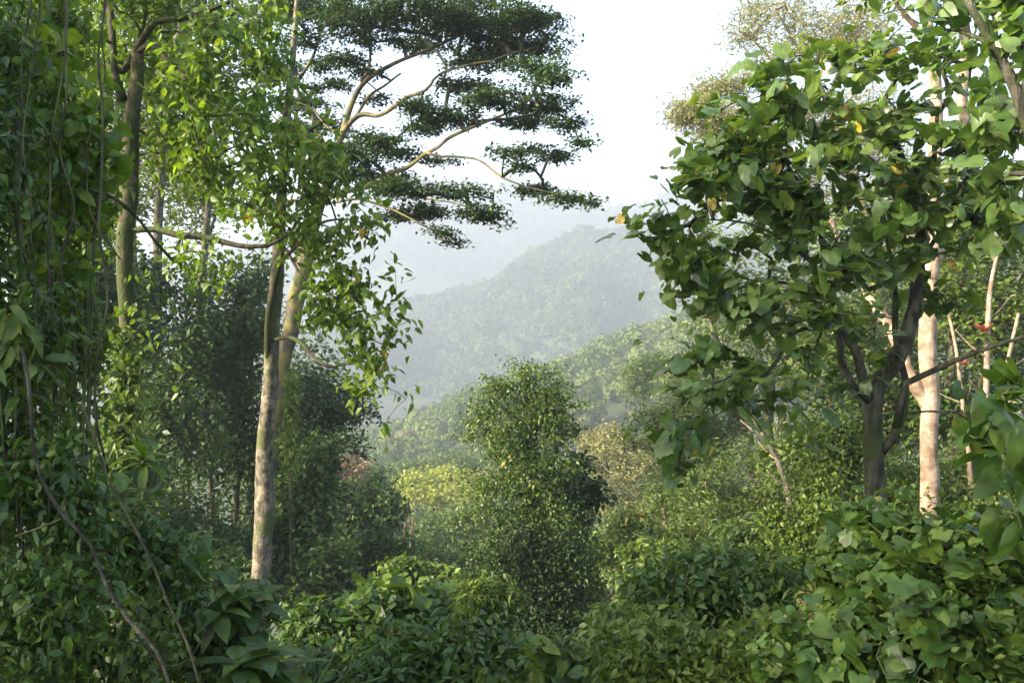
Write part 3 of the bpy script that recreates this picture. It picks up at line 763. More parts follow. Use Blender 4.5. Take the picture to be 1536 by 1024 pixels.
# feathery pale tree
make_tree('feathery_tree', 'tall feathery tree with pale olive twiggy crown against the sky at upper right', 'tree',
          [(1330, 560, 38, 11), (1320, 450, 38, 10), (1300, 330, 38, 8), (1265, 220, 38, 6), (1230, 130, 38, 4), (1190, 60, 38, 2.5), (1160, 10, 38, 1.5)],
          [[(1285, 270, 38, 4), (1220, 240, 37.5, 3), (1150, 220, 37, 2.2), (1090, 205, 37, 1.6), (1040, 185, 37, 1), (990, 168, 37, .5)],
           [(1270, 235, 38, 4), (1200, 190, 38.5, 3), (1130, 160, 39, 2), (1070, 140, 39, 1)],
           [(1290, 290, 38, 3), (1200, 290, 37, 2.2), (1120, 260, 36.5, 1.6), (1060, 225, 36.5, .8)],
           [(1240, 150, 38, 3), (1270, 80, 38.5, 2.4), (1290, 10, 39, 1.5)],
           [(1215, 110, 38, 3), (1160, 90, 37.5, 2), (1120, 50, 37, 1)]],
          lobes2(1180, 55, 38, 90, 60, 9, .34, .5) + lobes2(1240, 30, 38, 80, 55, 8, .34, .5) + [(1130, 30, 37.5, 28, 38), (1150, 110, 38, 45, 22), (1045, 165, 37, 38, 16, None, 3), (1080, 135, 38.5, 40, 18, None, 3), (1025, 180, 37, 22, 8, None, 3), (1085, 190, 37, 50, 16, None, 3), (1110, 230, 37, 50, 16, None, 3), (1100, 265, 37, 45, 14, None, 3), (1200, 180, 38, 60, 40),
             (1100, 170, 37, 30, 12), (1180, 280, 38, 70, 50), (1060, 205, 37, 30, 10), (1290, 60, 38, 60, 50), (1300, 200, 38, 80, 70)],
          2400, [L('olive', T_NARROW, (.12, .28), per=15, spread=(.34, .34, .2), droop=-.1, flat=.6, jit=.6, outw=1.0)], BM['lichen'], tip=.009, sag=.0, shell=.5)

# top right corner
make_tree('corner_tree', 'dark branched tree with broad leaves cut by the top right corner', 'tree',
          [(1580, 700, 7, 16), (1572, 450, 7, 14), (1556, 260, 7, 12), (1538, 180, 7, 10), (1512, 110, 7, 8), (1478, 50, 7, 6.5), (1440, -20, 7, 5)],
          [[(1508, 100, 7, 5), (1475, 60, 7.2, 4), (1440, 45, 7.4, 3), (1400, 42, 7.5, 2)], [(1530, 160, 7, 5), (1545, 80, 6.9, 4), (1560, 0, 6.8, 3)],
           [(1500, 90, 7, 4), (1490, 40, 7.2, 3), (1486, -20, 7.3, 2)], [(1556, 260, 7, 5), (1520, 260, 7.2, 3.5), (1480, 280, 7.4, 2)]],
          [(1500, 10, 7.2, 50, 40), (1420, 15, 7.4, 40, 20), (1510, 190, 7.3, 40, 50), (1500, 270, 7.3, 45, 35), (1540, 60, 6.9, 30, 60), (1330, 15, 7.6, 40, 16, None, .6), (1520, 340, 7.2, 40, 40)], 95,
          [L('big', T_HEART, (.11, .19), per=2.5, spread=.09, droop=.55, flat=.7, jit=.5)], BM['grey'], tip=.004)

# vine-clad column in the centre
vine_cl = [(788, 560, 22, 50, 16), (758, 592, 22, 44, 24), (822, 588, 22, 34, 22), (800, 600, 22, 40, 30), (732, 628, 22, 34, 32), (790, 640, 22, 58, 40), (832, 625, 22, 24, 30), (760, 690, 21.8, 48, 45), (805, 700, 21.6, 48, 45), (770, 760, 21.8, 46, 45), (820, 760, 21.6, 52, 50),
           (840, 700, 22, 30, 40), (790, 825, 21.5, 80, 45), (835, 845, 21.5, 62, 60), (740, 845, 21.8, 42, 38), (712, 650, 22, 20, 11), (704, 705, 22, 18, 10), (858, 655, 22, 22, 10), (868, 610, 22, 14, 9), (738, 572, 22, 16, 9), (700, 785, 21.7, 22, 13), (886, 790, 21.7, 20, 12), (728, 745, 21.4, 9, 50), (874, 835, 21.4, 9, 46), (756, 655, 21.3, 10, 60), (860, 900, 21.5, 48, 60), (800, 880, 21.6, 70, 50), (880, 850, 21.8, 24, 50)]
make_tree('vine_covered_tree', 'narrow tower of a tree wrapped in climbing vines in the centre of the valley', 'tree',
          [(820, 960, 22, 24), (815, 880, 22, 20), (805, 800, 22, 17), (798, 720, 22, 15), (795, 650, 22, 10), (792, 590, 22, 5), (790, 555, 22, 2)],
          [[(797, 690, 22, 6), (780, 640, 22, 4), (750, 610, 22, 2.5)], [(795, 660, 22, 6), (815, 620, 22, 4), (835, 600, 22, 2.5)], [(803, 780, 22, 6), (840, 745, 22, 4), (870, 720, 22, 2.5)]],
          [q for c in vine_cl for q in [(c[0] + rng.uniform(-9, 9), c[1] + rng.uniform(-8, 8), c[2], c[3] * rng.uniform(.8, 1.2), c[4] * rng.uniform(.9, 1.2))]], 1350, [L('shade', T_OVATE, (.06, .12), per=12, spread=(.2, .2, .12), droop=.6, flat=.5, jit=.5), L('vine', T_OVATE, (.05, .12), per=13, name='vine', label='sunlit climbing vine leaves', frac=.7, spread=(.15, .15, .1), droop=.75, flat=.35, jit=.5), L('mid', T_LANCE, (.14, .26), per=3, spread=.14, droop=.9, flat=.5, frac=.12, name='foliage', label='longer drooping leaves'),
                          L('yellow', T_OVATE, (.14, .2), per=1, spread=.13, droop=.7, frac=.008, name='yellow_foliage', label='few orange yellow leaves'),],
          BM['darkb'], tip=.008, shell=.5)
# leafy mound below it, its leaf colour darkened to stand for shade
bush('shade_painted_shrub', 'leafy mound with shade painted into its leaves, wrapped round the foot of the vine covered tower', 'shrub', lobes(790, 870, 20.8, 90, 85, 9) + lobes(855, 900, 20.8, 50, 95, 6) + lobes(790, 940, 20.2, 80, 60, 6) + [(730, 860, 20.8, 40, 40)], 1000, [L('painted_shade', T_OVATE, (.06, .13), per=15, spread=.14, droop=.7, flat=.4)], 'darkb', nst=8, r=.03)
bush('side_tree', 'small dark tree with level sprays leaning out right of the vine covered tree', 'tree',
     [(868, 700, 23, 28, 14), (878, 735, 23, 30, 22), (872, 760, 23, 26, 12), (846, 725, 23, 26, 18), (886, 742, 23, 20, 16), (858, 785, 23, 28, 26), (850, 755, 23, 26, 20)], 190,
     [L('flat', T_OVATE, (.12, .24), per=10, spread=.14, droop=.2, flat=1.1)], 'darkb', nst=3, r=.05, part='crown')
# ================================================================== BACKGROUND TREES, LEFT
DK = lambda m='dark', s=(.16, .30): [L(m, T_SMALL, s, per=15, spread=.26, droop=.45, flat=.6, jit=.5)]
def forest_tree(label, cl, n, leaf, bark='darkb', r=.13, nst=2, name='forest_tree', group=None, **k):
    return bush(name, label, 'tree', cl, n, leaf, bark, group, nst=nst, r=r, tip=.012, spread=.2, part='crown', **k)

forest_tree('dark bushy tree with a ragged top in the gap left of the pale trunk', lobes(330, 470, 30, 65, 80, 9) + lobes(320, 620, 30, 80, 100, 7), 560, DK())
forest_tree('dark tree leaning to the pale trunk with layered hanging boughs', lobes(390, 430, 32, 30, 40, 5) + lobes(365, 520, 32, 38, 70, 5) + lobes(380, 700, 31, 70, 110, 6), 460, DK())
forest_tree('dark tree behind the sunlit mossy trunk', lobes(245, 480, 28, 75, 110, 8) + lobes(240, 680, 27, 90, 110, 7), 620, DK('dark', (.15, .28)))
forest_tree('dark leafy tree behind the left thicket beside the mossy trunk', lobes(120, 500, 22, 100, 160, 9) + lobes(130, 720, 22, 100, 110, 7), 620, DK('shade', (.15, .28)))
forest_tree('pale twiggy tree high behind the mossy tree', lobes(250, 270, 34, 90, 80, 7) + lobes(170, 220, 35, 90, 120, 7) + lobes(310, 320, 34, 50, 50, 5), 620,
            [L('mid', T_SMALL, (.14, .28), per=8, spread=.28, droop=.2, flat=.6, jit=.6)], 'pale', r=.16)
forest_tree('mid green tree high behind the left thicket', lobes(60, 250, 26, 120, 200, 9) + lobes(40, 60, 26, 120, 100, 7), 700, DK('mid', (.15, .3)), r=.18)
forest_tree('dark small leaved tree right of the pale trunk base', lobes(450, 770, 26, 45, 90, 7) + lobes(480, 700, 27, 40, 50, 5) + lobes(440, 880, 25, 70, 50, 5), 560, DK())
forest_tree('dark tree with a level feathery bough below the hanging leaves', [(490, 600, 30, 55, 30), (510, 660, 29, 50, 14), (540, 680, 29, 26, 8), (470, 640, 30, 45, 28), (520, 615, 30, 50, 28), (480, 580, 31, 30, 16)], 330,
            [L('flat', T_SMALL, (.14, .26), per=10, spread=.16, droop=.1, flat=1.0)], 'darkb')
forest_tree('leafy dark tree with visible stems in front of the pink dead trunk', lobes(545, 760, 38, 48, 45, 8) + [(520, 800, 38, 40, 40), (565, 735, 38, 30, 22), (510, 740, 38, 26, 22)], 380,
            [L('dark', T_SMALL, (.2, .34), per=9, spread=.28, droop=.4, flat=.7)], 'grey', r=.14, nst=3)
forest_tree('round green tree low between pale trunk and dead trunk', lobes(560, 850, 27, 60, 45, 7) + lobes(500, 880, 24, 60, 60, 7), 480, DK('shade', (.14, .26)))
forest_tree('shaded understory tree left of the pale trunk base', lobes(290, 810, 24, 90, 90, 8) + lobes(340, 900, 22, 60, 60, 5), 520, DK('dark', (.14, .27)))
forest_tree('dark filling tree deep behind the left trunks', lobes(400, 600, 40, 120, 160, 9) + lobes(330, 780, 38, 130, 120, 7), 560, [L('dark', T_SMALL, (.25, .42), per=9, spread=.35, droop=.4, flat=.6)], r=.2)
forest_tree('rusty brown tree in the haze behind the level bough', lobes(505, 700, 75, 40, 20, 6), 200, [L('rust', T_SMALL, (.3, .5), per=9, spread=.45, droop=.1)], 'dry', r=.2)
forest_tree('grey green tree hazy behind the dark stemmed tree', lobes(560, 715, 85, 30, 28, 6) + [(530, 745, 85, 40, 30)], 230, [L('dark', T_SMALL, (.35, .6), per=9, spread=.5, droop=.1)], r=.25)

# dead pinkish trunks
def dead(label, paths, group=None):
    tp, tr = px_path(paths[0]); tp, tr = to_ground(tp, tr, 1.2)
    root = empty('dead_tree', tp[0], label, 'tree', group)
    for i, q in enumerate(paths):
        p, r = (tp, tr) if i == 0 else px_path(q)
        p, r = smooth(p, r, .25)
        mb = MB(); mb.tube(p + rng.normal(0, .015, p.shape), r, 6, rough=.08); mb.build('trunk' if i == 0 else 'limb', BM['dry'], root, tp[0])
    return root
dead('bare pinkish dead trunk with short forked top in the valley', [[(603, 850, 40, 3.2), (605, 815, 40, 3), (609, 790, 40, 3), (606, 770, 40, 2.8), (600, 752, 40, 1.6)], [(608, 776, 40, 2.2), (611, 758, 40, 1.8), (606, 745, 40, 1.2), (598, 738, 40, .8)], [(609, 775, 40, 1.6), (618, 765, 40, 1.2), (622, 758, 40, .6)], [(602, 757, 40, 1.2), (594, 748, 40, .7)]])
dead('short bare pinkish stump trunk beside the forked dead trunk', [[(617, 815, 43, 2.6), (618, 795, 43, 2.2), (620, 775, 43, 1.4)], [(619, 788, 43, 1.2), (626, 776, 43, .7)]])

# valley trees with their own look
VL = lambda m, s=(.3, .55), per=9, sp=.4, fl=.8: [L(m, T_SMALL, s, per=per, spread=sp, droop=.15, flat=fl, jit=.5)]
forest_tree('broad yellow green flat crowned tree lit in the valley left of centre', [(620, 722, 110, 36, 9), (668, 716, 112, 44, 10), (640, 738, 108, 50, 10), (700, 728, 112, 40, 14), (690, 745, 108, 44, 12)], 520, VL('lime', (.4, .75), 10, .5, 1.1), 'grey', r=.3)
forest_tree('flat layered blue green tree behind the yellow green crown', [(640, 697, 140, 46, 7), (690, 690, 140, 40, 8), (610, 705, 138, 26, 6), (665, 705, 138, 50, 6)], 300, VL('mid', (.5, .85), 9, .6, 1.2), 'grey', r=.35)
forest_tree('pale spreading green tree below the yellow green crown', lobes(690, 790, 75, 44, 24, 7) + [(650, 790, 78, 34, 12), (720, 800, 75, 26, 30)], 380, VL('mid', (.3, .5), 10, .4), 'grey', r=.25)
forest_tree('rounded pale green bush tree left of the vine covered tree', lobes(680, 845, 42, 48, 55, 8) + [(650, 880, 40, 34, 40)], 520, VL('vine', (.16, .3), 10, .22), 'grey', r=.15)
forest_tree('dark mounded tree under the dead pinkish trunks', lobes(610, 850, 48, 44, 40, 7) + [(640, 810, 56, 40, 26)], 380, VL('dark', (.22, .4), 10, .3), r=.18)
forest_tree('flat topped green acacia on the slope left of the heart leaved tree', [(975, 545, 105, 30, 7), (955, 560, 105, 26, 8), (995, 560, 104, 26, 8), (960, 580, 104, 24, 9), (985, 540, 106, 20, 5)], 260, VL('mid', (.4, .7), 9, .5, 1.2), 'pale', r=.3)
forest_tree('bare pale twigged tree beside the flat topped acacia', [(1000, 565, 95, 22, 12)], 40, VL('olive', (.3, .45), 1.2, .3), 'pale', r=.07, nst=5)
forest_tree('rusty topped tree on the slope right of the vine covered tree', lobes(912, 657, 62, 44, 16, 6) + lobes(960, 672, 62, 34, 16, 5), 300, VL('olive', (.2, .36), 9, .3) + [L('rust', T_SMALL, (.18, .32), per=7, spread=.3, frac=.4, name='blossom', label='rusty tips')], 'grey', r=.2)
forest_tree('olive brown tree below the rusty topped tree', lobes(925, 695, 58, 62, 30, 8) + lobes(940, 745, 56, 60, 40, 7), 620, VL('olive', (.2, .36), 8, .3), 'grey', r=.18)
forest_tree('fine leaved pale tree at the left foot of the heart leaved tree', lobes(1020, 680, 34, 75, 80, 9) + lobes(1080, 620, 35, 60, 60, 6), 900, VL('mid', (.10, .22), 12, .2, .5), 'pale', r=.14, nst=3)
forest_tree('feathery olive green tree leaning over the middle slope', lobes(1095, 730, 28, 90, 85, 9) + lobes(990, 780, 30, 70, 65, 7) + lobes(1090, 810, 27, 90, 60, 7), 1300, [L('mid', T_NARROW, (.12, .28), per=13, spread=.18, droop=.5, flat=.4, jit=.6)], 'pale', r=.12, nst=3)
forest_tree('green tree right of the vine covered tower in the ravine', lobes(945, 820, 30, 50, 45, 7) + lobes(985, 850, 28, 60, 45, 6), 620, VL('mid', (.12, .24), 10, .2), 'grey', r=.12)
forest_tree('tall green tree filling behind the heart leaved crown', lobes(1130, 400, 46, 110, 110, 9) + lobes(1080, 530, 44, 80, 80, 7) + lobes(1230, 420, 45, 110, 130, 8), 1000, VL('mid', (.2, .4), 10, .35), 'pale', r=.25, nst=4)
forest_tree('shaded tree behind the forking trunk at right', lobes(1290, 560, 26, 100, 120, 9) + lobes(1240, 690, 25, 90, 80, 7), 800, VL('mid', (.14, .28), 10, .25), 'grey', r=.16, nst=3)
forest_tree('sunlit leafy tree at the right edge behind the pink trunk', lobes(1480, 400, 24, 90, 120, 9) + lobes(1400, 300, 28, 90, 100, 7), 720, VL('mid', (.14, .28), 9, .25), 'pale', r=.14, nst=4)
forest_tree('dim green tree right of the pink trunk over the vine bank', lobes(1470, 580, 25, 90, 70, 7), 420, VL('shade', (.14, .28), 9, .25), 'pale', r=.12, nst=4)

# bare pale stems at the right edge
for lab, q in (('slanting pale bare stem right of the pink trunk', [(1455, 700, 17, 3.5), (1448, 640, 17, 3.2), (1440, 570, 17, 3), (1432, 510, 17, 2.5), (1420, 460, 17, 2)]),
               ('thin pale forked trunk at the right edge with branching top', [(1478, 640, 18, 4), (1480, 560, 18, 4), (1482, 480, 18, 3.8), (1486, 430, 18, 3.4), (1494, 390, 18, 2.6), (1502, 360, 18, 2)]),
               ('thin pale stem leaning at the far right edge', [(1498, 650, 18.5, 4), (1500, 600, 18.5, 3.6), (1512, 540, 18.5, 3), (1528, 470, 18.5, 2.4)]),
               ('crooked pale dead branch standing in the feathery tree', [(1185, 760, 22, 4.2), (1170, 700, 22, 4), (1150, 660, 22, 4), (1128, 620, 22, 3.6), (1122, 600, 22, 3), (1138, 580, 22, 2)])):
    tp, tr = px_path(q); tp, tr = to_ground(tp, tr, 1.2)
    root = empty('bare_stem', tp[0], lab, 'tree stem')
    p, r = smooth(tp, tr, .15)
    mb = MB(); mb.tube(p, r, 7, rough=.06); mb.build('trunk', BM['pink' if 'crooked' not in lab else 'pale'], root, tp[0])
    e = p[-1]
    for k in range(3):
        s0 = p[int(len(p) * (.62 + .1 * k))]
        dd = nrm(np.array([rng.choice([-1, 1]) * rng.uniform(.4, 1), rng.normal(0, .3), rng.uniform(.3, 1)])) * rng.uniform(.5, .9)
        q2, r2 = smooth(np.array([s0, s0 + dd * .5 + [0, 0, -.05], s0 + dd]), np.array([r[-1] * .8, r[-1] * .6, r[-1] * .3]), .1)
        mb = MB(); mb.tube(q2, r2, 5); mb.build('limb', BM['pink'], root, tp[0])

# red bromeliads
def bromeliad(label, px, py, Y, ln):
    c = P(px, py, Y)
    root = empty('red_bromeliad', c, label, 'bromeliad')
    for nm, m, n, el0, s in (('leaf_rosette', 'mid', 16, .2, 1.0), ('flower_spike', 'red', 13, .7, 1.0)):
        a = np.arange(n) * 2.4; el = el0 + rng.uniform(0, .8, n)
        d = np.stack([np.cos(a) * np.cos(el), np.sin(a) * np.cos(el), np.sin(el)], -1)
        nn = np.stack([-np.cos(a) * np.sin(el), -np.sin(a) * np.sin(el), np.cos(el)], -1)
        mb = MB(); mb.inst(T_STRAP, np.repeat(c[None], n, 0) + (np.array([0, 0, ln * .35]) if m == 'red' else 0), frames(d, nn), np.stack([np.full(n, ln * s), np.full(n, ln * 1.6 * s), np.full(n, ln * s)], -1), rng.uniform(0, 1, n))
        mb.build(nm, LM[m], root, c)
bromeliad('red flowered bromeliad perched high on the thin pale trunk at right', 1474, 505, 17.9, .26)
bromeliad('smaller red bromeliad low on the pale stem right of the pink trunk', 1447, 552, 16.9, .14)
bush('flame_shrub', 'small shrub with orange red flower heads right of the vine covered tower', 'shrub', [(942, 775, 27, 18, 12), (930, 790, 27, 14, 14)], 60,
     [L('mid', T_OVATE, (.1, .2), per=6), L('red', T_SMALL, (.09, .16), per=8, spread=.08, frac=.12, name='blossom')], nst=4)

# vine bank at the right
bush('vine_bank', 'sunlit bank of small vine leaves right of the pink trunk', 'vine bank', lobes(1450, 730, 17.5, 95, 60, 9) + [(1380, 750, 17, 50, 60), (1530, 740, 17, 60, 70), (1470, 690, 18.5, 90, 30)], 900,
     [L('vine', T_OVATE, (.06, .125), per=15, spread=.13, droop=.7, flat=.4, jit=.5)], 'grey', nst=8, r=.03, shell=.3)
bush('leafy_shrub', 'rounded sunlit shrub left of the forking trunk base', 'shrub', lobes(1205, 790, 15, 55, 50, 8) + [(1230, 740, 15.5, 40, 40)], 520,
     [L('vine', T_OVATE, (.055, .12), per=15, spread=.12, droop=.6, flat=.5)], 'grey', nst=7)
bush('leafy_shrub', 'small leaved shrub behind the forking trunk', 'shrub', lobes(1265, 690, 17, 50, 60, 7), 420, [L('vine', T_OVATE, (.06, .13), per=14, spread=.13, droop=.6, flat=.5)], 'grey', nst=6)

# ================================================================== LEFT THICKET
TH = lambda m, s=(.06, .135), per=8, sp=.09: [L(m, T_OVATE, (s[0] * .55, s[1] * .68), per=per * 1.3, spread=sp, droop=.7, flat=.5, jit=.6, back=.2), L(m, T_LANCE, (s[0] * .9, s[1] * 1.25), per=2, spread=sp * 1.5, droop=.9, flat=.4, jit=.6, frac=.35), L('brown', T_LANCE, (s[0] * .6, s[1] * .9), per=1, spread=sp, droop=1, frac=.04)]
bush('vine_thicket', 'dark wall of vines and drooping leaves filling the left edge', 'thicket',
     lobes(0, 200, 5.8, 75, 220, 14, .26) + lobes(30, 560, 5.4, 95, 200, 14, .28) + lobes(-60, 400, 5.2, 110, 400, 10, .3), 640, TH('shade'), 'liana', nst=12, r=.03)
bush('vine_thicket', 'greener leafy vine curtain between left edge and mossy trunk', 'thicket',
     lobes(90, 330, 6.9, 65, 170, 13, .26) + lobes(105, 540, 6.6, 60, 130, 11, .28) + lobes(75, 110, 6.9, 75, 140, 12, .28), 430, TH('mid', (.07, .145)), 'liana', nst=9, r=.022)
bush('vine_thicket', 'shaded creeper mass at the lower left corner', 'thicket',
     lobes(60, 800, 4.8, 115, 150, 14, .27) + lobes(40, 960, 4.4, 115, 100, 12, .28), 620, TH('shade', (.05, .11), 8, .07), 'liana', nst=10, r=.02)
bush('climbing_vine', 'bright green creeper sheathing the foot of the mossy trunk', 'vine', [(182, 640, 12.6, 22, 70), (165, 720, 12.4, 30, 50), (190, 540, 12.7, 20, 50)], 170, TH('mid', (.12, .2)), 'liana', nst=5)
bush('climbing_vine', 'strip of climbing leaves hanging between the two pale trunks', 'vine', [(440, 600, 23.6, 10, 55), (436, 660, 23.4, 12, 40)], 130, TH('mid', (.14, .24)), 'liana', nst=3)
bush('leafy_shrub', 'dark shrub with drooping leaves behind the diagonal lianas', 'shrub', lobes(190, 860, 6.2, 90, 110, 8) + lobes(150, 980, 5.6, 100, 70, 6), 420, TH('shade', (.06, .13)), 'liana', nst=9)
bush('leafy_shrub', 'dim shrub beneath the strap leaved plants at lower left', 'shrub', lobes(300, 950, 7, 80, 70, 8), 260, TH('shade', (.07, .14)), nst=7)

rosette('strap_leaved_plant', 'strap leaved plant with rosettes above the diagonal liana at lower left', 'plant', [(185, 745, 7.6), (205, 765, 7.4)], nl=12, ln=.34, width=1.8)
rosette('strap_leaved_plant', 'strap leaved plant with a bright upright leaf before the pale trunk', 'plant', [(275, 825, 7.2), (300, 855, 7.0), (250, 850, 7.1)], nl=12, ln=.31, width=2.0)
rosette('strap_leaved_plant', 'broad strap leaved plant touching the pale trunk foot', 'plant', [(345, 885, 6.8), (375, 905, 6.9), (330, 920, 6.6)], nl=12, ln=.31, width=2.1)
rosette('strap_leaved_plant', 'glossy strap leaved plant low at the bottom left of the ravine', 'plant', [(395, 985, 6.2), (360, 1000, 6.0), (430, 1010, 6.3)], nl=12, ln=.3, width=2.1)
rosette('strap_leaved_plant', 'small strap leaved plant in the dark below the lianas', 'plant', [(215, 690, 9.5)], nl=14, ln=.4, width=1.4)

liana('thick pale liana slanting down across the lower left corner', [(30, 520, 3.8, 1), (52, 690, 3.8, 1), (90, 765, 3.8, 1), (140, 815, 3.8, 1), (165, 870, 3.75, 1), (200, 930, 3.7, 1), (235, 975, 3.6, 1), (265, 1060, 3.5, 1)], 2.7, mat='grey')
liana('thin dark liana slanting below the strap leaved plants', [(120, 600, 4.2, 1), (150, 700, 4.2, 1), (200, 790, 4.2, 1), (255, 895, 4.1, 1), (285, 960, 4.0, 1), (305, 1050, 3.9, 1)], 1.9)
liana('side shoot of liana joining the thick pale one in the corner shade', [(20, 805, 3.9, 1), (60, 790, 3.85, 1), (98, 774, 3.8, 1)], 1.3, mat='grey')
liana('thin liana hanging from the crown down past the mossy trunk', [(65, -20, 6.4, 1), (80, 80, 6.4, 1), (112, 170, 6.4, 1), (140, 240, 6.4, 1), (150, 290, 6.4, 1), (140, 340, 6.4, 1), (110, 420, 6.4, 1), (95, 520, 6.3, 1)], 2.2)
liana('dark liana crossing level before the mossy trunk', [(20, 285, 6, 1), (90, 276, 6.1, 1), (140, 286, 6.2, 1), (175, 300, 6.3, 1), (215, 335, 6.5, 1), (260, 390, 6.7, 1)], 2.4)
liana('gnarled vertical liana among vines at the left edge', [(25, 180, 5.5, 1), (22, 300, 5.5, 1), (40, 420, 5.5, 1), (28, 560, 5.4, 1), (50, 700, 5.2, 1), (45, 850, 5, 1)], 5)
liana('dark rope liana hanging straight down in the vine curtain', [(72, 330, 6, 1), (74, 450, 6, 1), (70, 560, 6, 1), (78, 700, 6, 1)], 4.5)
liana('slender pale liana hanging free beside the mossy trunk', [(133, 460, 8, 1), (135, 560, 8, 1), (138, 640, 8, 1), (136, 740, 8, 1)], 1.6)
liana('curling thin liana low between the strap leaved plants', [(200, 950, 5, 1), (240, 1000, 5, 1), (280, 990, 5, 1), (300, 960, 5, 1)], 1.6)

# ================================================================== FOREGROUND SHRUBS
SH = lambda m, s=(.1, .2), per=9, sp=.08, t=T_OVATE: [L(m, t, (s[0] * .45, s[1] * .72), per=per * 1.5, spread=(sp * 1.5, sp * 1.5, sp * .8), droop=.45, flat=1.0, jit=.45, back=.15), L('mid' if m == 'shade' else 'vine', T_LANCE, (s[0] * .6, s[1] * .85), per=4, spread=sp * 1.3, droop=.5, flat=.8, jit=.5, frac=.3), L('brown', T_LANCE, (s[0] * .4, s[1] * .6), per=1, spread=sp, droop=1, frac=.03)]
bush('leafy_shrub', 'glossy leaved shrub across the bottom centre of the view', 'shrub', lobes(670, 1000, 7.5, 110, 55, 9) + lobes(580, 1020, 7.2, 80, 40, 6), 430, SH('shade', (.10, .19)), nst=9)
bush('leafy_shrub', 'bright drooping shrub in front of the dark mound', 'shrub', lobes(735, 920, 11, 45, 45, 7) + [(720, 960, 10.5, 40, 30)], 260, SH('mid', (.13, .25), t=T_LANCE), nst=6)
bush('leafy_shrub', 'broad leaved shrub left of the bright drooping shrub', 'shrub', lobes(585, 930, 11, 65, 35, 7) + [(640, 905, 12, 26, 20), (540, 960, 10, 40, 25)], 150, SH('shade', (.20, .34), 4, .13, T_ROUND), nst=6)
bush('leafy_shrub', 'dim shrub with one yellow leaf at the bottom left of centre', 'shrub', lobes(500, 960, 10, 70, 50, 7) + [(470, 1010, 8.5, 60, 40)], 330, SH('shade', (.12, .22)) + [L('yellow', T_HEART, (.16, .22), per=1, frac=.012, name='yellow_foliage', droop=.9, flat=.2)], nst=7)
bush('leafy_shrub', 'flat topped leafy shrub in front of the ravine at right of centre', 'shrub', lobes(1070, 890, 8.8, 110, 50, 9) + [(1180, 880, 9, 60, 35), (960, 930, 9, 40, 40), (1100, 850, 9.2, 70, 14), (1020, 870, 9, 50, 20)], 560, SH('shade', (.10, .20)), nst=12)
bush('leafy_shrub', 'low shrub of fresh green leaves along the bottom right of centre', 'shrub', lobes(1000, 985, 6.6, 100, 45, 8) + lobes(1130, 990, 6.2, 90, 50, 8), 520, SH('mid', (.07, .14)), nst=10)
bush('leafy_shrub', 'small shrub below the vine covered tower on its right', 'shrub', lobes(925, 960, 10, 45, 40, 6), 220, SH('shade', (.11, .2)), nst=5)
bush('leafy_shrub', 'low shrub at the bottom centre before the dark ravine', 'shrub', lobes(830, 1005, 7.4, 60, 30, 6), 110, SH('shade', (.14, .24), 3, .09, T_ROUND), nst=5)
bush('leafy_shrub', 'green undershrub in the dark gully left of centre', 'shrub', lobes(620, 880, 20, 60, 40, 7), 300, SH('mid', (.16, .28)), nst=6)
bush('leafy_shrub', 'pale leaved shrub right of the gully undershrub', 'shrub', lobes(690, 920, 17, 50, 45, 6), 260, SH('vine', (.13, .24)), nst=6)

LB = lambda s, m='big': [L('shade', T_LOBED, (s[0] * .5, s[1] * .8), per=1.1, spread=.09, droop=.4, flat=1.1, jit=.4), L('shade', T_ROUND, (s[0] * .35, s[1] * .6), per=1.6, spread=.1, droop=.4, flat=1.1, jit=.4), L('mid', T_OVATE, (s[0] * .2, s[1] * .36), per=7, spread=.14, droop=.4, flat=.8, jit=.5)]
bush('lobed_leaf_shrub', 'shrub with large palmate leaves at the bottom right corner', 'shrub', lobes(1440, 900, 4.6, 110, 90, 8) + [(1500, 850, 4.6, 50, 40), (1420, 980, 4.2, 110, 50), (1510, 980, 4.2, 60, 60)], 230, LB((.12, .22)), 'stem', nst=14, r=.012, tip=.003, shell=.3)
bush('lobed_leaf_shrub', 'shrub with large pale lobed leaves under the forking trunk', 'shrub', lobes(1300, 880, 5.2, 70, 80, 7) + [(1310, 780, 5.4, 30, 20), (1340, 850, 5.2, 60, 50), (1260, 850, 5.4, 20, 20)], 130, LB((.13, .22)), 'stem', nst=11, r=.012, tip=.003)
bush('lobed_leaf_shrub', 'low shrub of lobed leaves along the bottom edge right of centre', 'shrub', lobes(1260, 990, 4.6, 90, 45, 6), 120, LB((.10, .18)), 'stem', nst=9, r=.012, tip=.003)
bush('broad_leaf_plant', 'plant with very large nodding leaves at the right edge', 'plant', [(1530, 570, 3.6, 30, 30), (1550, 680, 3.6, 30, 40), (1530, 790, 3.6, 40, 30), (1490, 650, 4.2, 40, 20)], 30, [L('shade', T_ROUND2, (.06, .13), per=1.4, spread=.06, droop=.6, flat=.8)], 'stem', nst=5, r=.012, foot=(2.75, 4.0))
bush('leafy_shrub', 'mixed green shrub behind the palmate leaves at right', 'shrub', lobes(1430, 830, 8, 120, 60, 8) + [(1330, 860, 8, 70, 50)], 420, SH('mid', (.09, .18)), nst=9)
bush('dry_shrub', 'dry orange brown shrub stem among leaves under the forking trunk', 'shrub', [(1250, 880, 7.2, 18, 40), (1230, 920, 7, 30, 25)], 70, [L('rust', T_LANCE, (.08, .18), per=4, spread=.07, droop=.9)], 'dry', nst=3, r=.025)

